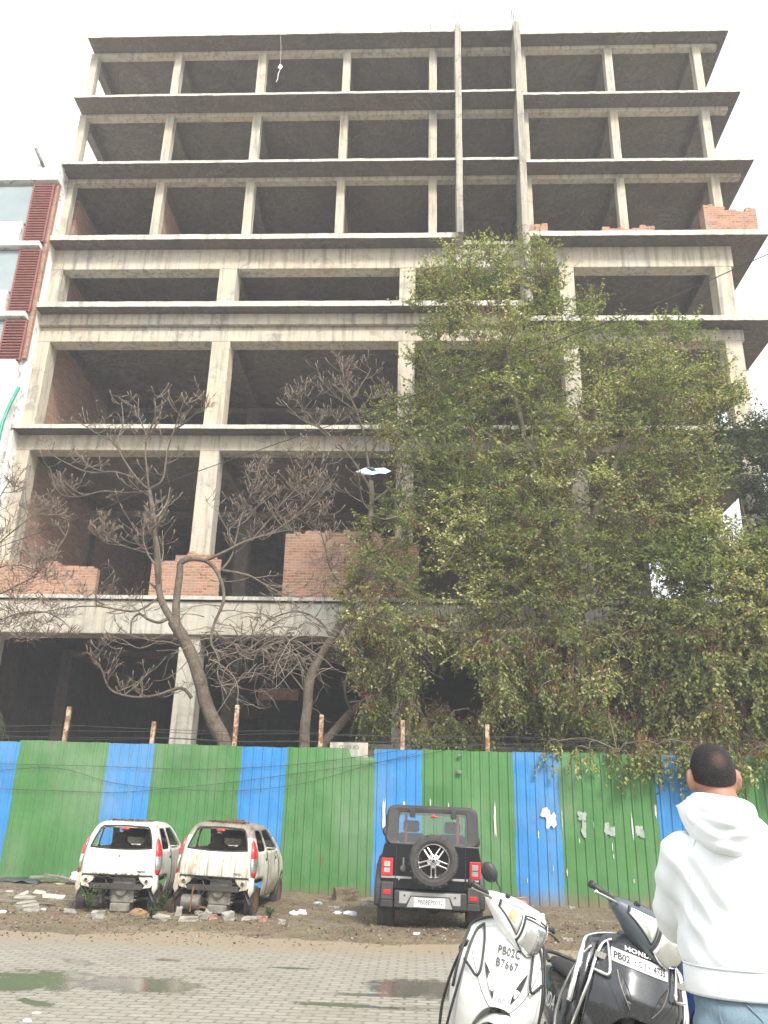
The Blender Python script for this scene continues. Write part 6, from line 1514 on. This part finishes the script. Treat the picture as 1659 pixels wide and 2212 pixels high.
for i, (lab, c, size, mat, rot, nm) in enumerate([
    ('pointed cream panel piece standing out left of the left wreck', z8(560, 535), (.34, .20, .015), 'cream', (.35, .06, .15), 'panel_piece'),
    ('smaller cream triangle of panel above the pointed one', z8(410, 490), (.20, .14, .015), 'cream', (.45, .15, -.2), 'panel_piece'),
    ('narrow cream strip leaning on the rubbish heap', z8(210, 515), (.26, .09, .02), 'cream', (.3, -.4, .4), 'panel_piece'),
    ('long pale board lying under the dark planks', z8(520, 405), (.60, .14, .03), 'cream', (.2, -.08, .12), 'board'),
    ('grey slab piece among the panels left of the wreck', z8(265, 548), (.32, .18, .04), 'cement', (.2, .05, 0), 'rubble_slab'),
    ('whitish slab piece nearer the paving left of the wreck', z8(275, 612), (.28, .16, .05), 'cement', (.15, -.12, .3), 'rubble_slab'),
    ('rounded pale rubble lump nearest the paving at the left', z8(320, 672), (.24, .18, .09), 'cement', (.1, -.1, .5), 'rubble_block'),
    ('small grey tile on the heap at the left edge', z8(95, 478), (.13, .09, .02), 'cement', (.4, 0, .1), 'tile_piece'),
    ('grey plank on top of the rubbish heap beside the left wreck', z8(660, 335), (.75, .12, .03), 'greyb', (.1, .14, -.1), 'board'),
    ('brown plank lying along the fence foot behind the panels', z8(470, 322), (.55, .13, .03), 'greyb', (.2, -.05, .1), 'board'),
    ('splintered plank end pointing at the left wreck', z8(740, 352), (.45, .10, .025), 'greyb', (.1, .25, -.25), 'board'),
    ('long flat board on the dirt pointing under the left wreck', z8(690, 570), (.55, .10, .025), 'greyb', (0, .02, .05), 'board'),
    ('shorter flat board just below the long one', z8(480, 602), (.30, .09, .02), 'greyb', (0, .0, .1), 'board'),
    ('half buried board at the left edge of the dirt', z8(60, 580), (.40, .14, .03), 'greyb', (0, .05, -.1), 'board'),
    ('grey concrete bit by the left wheel of the left wreck', z8(735, 690), (.16, .11, .05), 'cement', (0, .1, .4), 'rubble_block')]):
    chunk(nm, lab, *c, size, mat, rot, i+30, G2, .1, .10)
# crumpled dark sheet over the heap
q = onground(*z8(170, 400)); b = MB()
b.grid(lambda u, v_: ((u-.5)*1.0, (v_-.5)*.35, .07+.09*math.sin(PI*u)*(.5+.5*v_)+.06*mnoise.noise(Vector((u*5, v_*3, 2)))-.07*abs(v_-.5)), 18, 8)
o = b.build('tarpaulin', M['tarp'], smooth=True, solid=.01); o.location = q; tag(o, 'crumpled dark plastic sheet over the heap at the left fence foot', 'tarpaulin')
# litter
def crumple(name, label, px, py, s_, mat, seed, flat=.6, group='scraps of white litter on the dirt'):
    q = onground(px, py); b = MB(); b.ell((0, 0, 0), (s_, s_*.75, s_*flat), 12, 8)
    b.v = [tuple(Vector(p)*(1+.55*mnoise.noise(Vector(p)*(2.2/s_)+Vector((seed, 0, 0))))) for p in b.v]
    o = b.build(name, M[mat]); o.location = q+Vector((0, 0, s_*flat*.5)); tag(o, label, 'litter', group); return o
crumple('plastic_cup', 'white crushed cup on the dirt right of the wrecks', *z7(1268, 635), .07, 'trash', 1)
crumple('plastic_bag', 'white crumpled bag touching the crushed cup', *z7(1303, 632), .085, 'trash', 2)
crumple('paper_scrap', 'small white scrap left of the flattened white bag', *z7(1458, 630), .07, 'trash', 3, .4)
crumple('plastic_bag', 'flattened white bag on the dirt left of the off-road car', *z7(1510, 636), .11, 'trash', 4, .4)
crumple('plastic_bag', 'bluish plastic scrap lying at the fence foot between wrecks and off-road car', *z7(1372, 590), .09, 'nglass', 5, .4)
crumple('cardboard', 'brown crumpled cardboard under the left wreck', *zw(525, 838), .15, 'card', 6, .35, None)
crumple('paper_scrap', 'tiny white scrap on the dirt by the left edge', *z8(30, 695), .05, 'trash', 7, .5)
crumple('paper_scrap', 'white scrap lying before the left wreck left wheel', *z8(455, 666), .05, 'trash', 8, .4)
crumple('plastic_bag', 'white plastic lump beside the left tail lamp of the left wreck', *z8(800, 345), .12, 'trash', 9, .8)
crumple('paper_scrap', 'pale scrap on the dirt in front of the off-road car', *z7(1659+140, 720), .05, 'trash', 10, .4)
crumple('paper_scrap', 'yellow sweet wrapper on the paving at the lower left', .2043*390, 1985.7+.2043*995, .035, 'cream', 11, .2)
crumple('paper_scrap', 'white crumb of paper below the yellow wrapper', .2043*285, 1985.7+.2043*1080, .03, 'trash', 12, .4)
for i, (lab, c, size, mat, rot, nm) in enumerate([
    ('bare dry stick on the dirt behind the black scooter', (829.5+475, 1659+332), (.42, .03, .025), 'greyb', (0, .03, .1), 'stick'),
    ('curved pale peel on the dirt beside the man', (829.5+612, 1659+346), (.14, .05, .04), 'cream', (.2, .2, .4), 'peel'),
    ('brown stone at the foot of the blue sheet behind the white scooter', (829.5+293, 1659+290), (.24, .16, .12), 'pinkbr', (0, 0, .2), 'stone'),
    ('grey stone on the dirt left of the black scooter grip', (829.5+405, 1659+305), (.13, .1, .07), 'cement', (0, .1, .4), 'stone'),
    ('pale stone between the white scooter and the stick', (829.5+395, 1659+375), (.12, .09, .06), 'cement', (0, 0, .8), 'stone'),
    ('earth coloured lump at the fence foot left of the off-road car', (745, 1659+285), (.42, .3, .3), 'dirt', (0, 0, .3), 'earth_lump'),
    ('grey rubble piece beside the earth lump', (795, 1659+298), (.25, .2, .14), 'cement', (0, .1, .1), 'rubble_block'),
    ('small rubble piece in front of the earth lump', (725, 1659+308), (.18, .14, .09), 'cement', (0, .1, .9), 'rubble_block')]):
    chunk(nm, lab, *c, size, mat, rot, i+60, None, .3)
# bluish bag in the heap
crumple('plastic_bag', 'faded blue plastic bag in the dirt behind the white scooter', 829.5+335, 1659+323, .10, 'kite' if 'kite' in M else 'trash', 21, .5, None)
# weeds by the wreck wheels
M['weed'] = pm('weed green', (.05, .10, .03), (.08, .13, .04), 12, .7)
def weed(label, px, py, h, seed, n=16):
    q = onground(px, py); rd = random.Random(seed); b = MB(); lv_ = MB()
    for k in range(n):
        a = rd.uniform(0, 2*PI); l = h*rd.uniform(.5, 1); P = [Vector((0, 0, 0))]; v = Vector((math.cos(a)*.35, math.sin(a)*.35, 1)).normalized()
        for i in range(5): v = (v+Vector((rd.uniform(-.2, .2), rd.uniform(-.2, .2), -.05))).normalized(); P.append(P[-1]+v*l/5)
        b.tube(P, [.004, .004, .003, .003, .002, .002], 3, False)
        for p in P[1:]:
            for e in range(4):
                d = Vector((rd.uniform(-1, 1), rd.uniform(-1, 1), rd.uniform(-.2, .7))).normalized(); s_ = d.cross(Vector((0, 0, 1))).normalized(); L = rd.uniform(.03, .06)
                lv_.add([p, p+d*L*.5+s_*L*.25, p+d*L, p+d*L*.5-s_*L*.25], [(0, 1, 2, 3)])
    r_ = thing('weed', label, 'plant', q, (0, 0, 0), 'weeds growing by the wrecks'); b.build('stems', M['weed'], r_, fixn=False); lv_.build('leaves', M['weed'], r_, fixn=False)
weed('bushy green weed growing inside the left wheel of the left wreck', *zw(150, 815), .42, 1)
weed('leafy weed growing at the right wheel of the left wreck', *zw(690, 815), .36, 2)
weed('low weed spreading between the rubble of the two wrecks', *zw(620, 872), .16, 3, 10)
weed('small weed at the far right of the right wreck rubble', *zw(1510, 870), .18, 4, 10)
# dry leaves and grit strewn over the dirt and its edge
rd = random.Random(77); b = MB(); mats = ['litter', 'card', 'cement', 'greyb']; c = 0
while c < 6500:
    x, y = rd.uniform(-9, 9), rd.triangular(11.2, 18.1, 12.6)
    if mnoise.noise(Vector((x*.9, y*.9, 7)))+rd.uniform(-.6, .6) < -.1: continue
    z = max(gzn(x, y), .004)+.006; b.mi = rd.choices((0, 1, 2, 3), (7, 1.5, .5, 2))[0]
    s_ = rd.uniform(.012, .034) if b.mi < 2 else rd.uniform(.005, .015)
    d = Matrix.Translation((x, y, z)) @ Euler((rd.uniform(-.7, .7), rd.uniform(-.7, .7), rd.uniform(0, 6.28))).to_matrix().to_4x4()
    if b.mi in (0, 1): b.add([d @ Vector(p) for p in ((-s_, 0, 0), (0, -s_*.5, .006), (s_, 0, .004), (0, s_*.5, .006))], [(0, 1, 2, 3)])
    else: b.obox(d, s_*2, s_*1.4, s_)
    c += 1
o = b.build('leaf_litter', [M[k] for k in mats], fixn=False); tag(o, kind='stuff')
rd = random.Random(78); b = MB()
for k in range(420):
    x, y = rd.uniform(-9, 9), rd.triangular(12.0, 18.0, 14.5); s_ = rd.uniform(.012, .042); z = gzn(x, y)
    M_ = Matrix.Translation((x, y, z+s_*.2)) @ Euler((rd.random()*3, rd.random()*3, rd.random()*6)).to_matrix().to_4x4(); b.ell((0, 0, 0), (s_, s_*.75, s_*.55), 6, 4, M_)
    for i in range(len(b.v)-35, len(b.v)): b.v[i] = tuple(M_.translation+Vector(b.v[i]))
o = b.build('gravel', M['cement'], fixn=False); tag(o, kind='stuff')
# thin dry grass tufts along the edge of the paving
rd = random.Random(79); b = MB()
for k in range(1500):
    x, y = rd.uniform(-9, 7), rd.triangular(12.0, 17.8, 12.9)
    if mnoise.noise(Vector((x*.7, y*.7, 3))) < .05: continue
    z = gzn(x, y)
    for e in range(4):
        h = rd.uniform(.03, .10); d = Vector((rd.uniform(-.5, .5), rd.uniform(-.5, .5), 1))*h; p = Vector((x+rd.uniform(-.05, .05), y+rd.uniform(-.05, .05), z-.01)); b.add([p, p+Vector((.004, .002, 0)), p+d], [(0, 1, 2)])
o = b.build('grass', M['weed'], fixn=False); tag(o, kind='stuff')
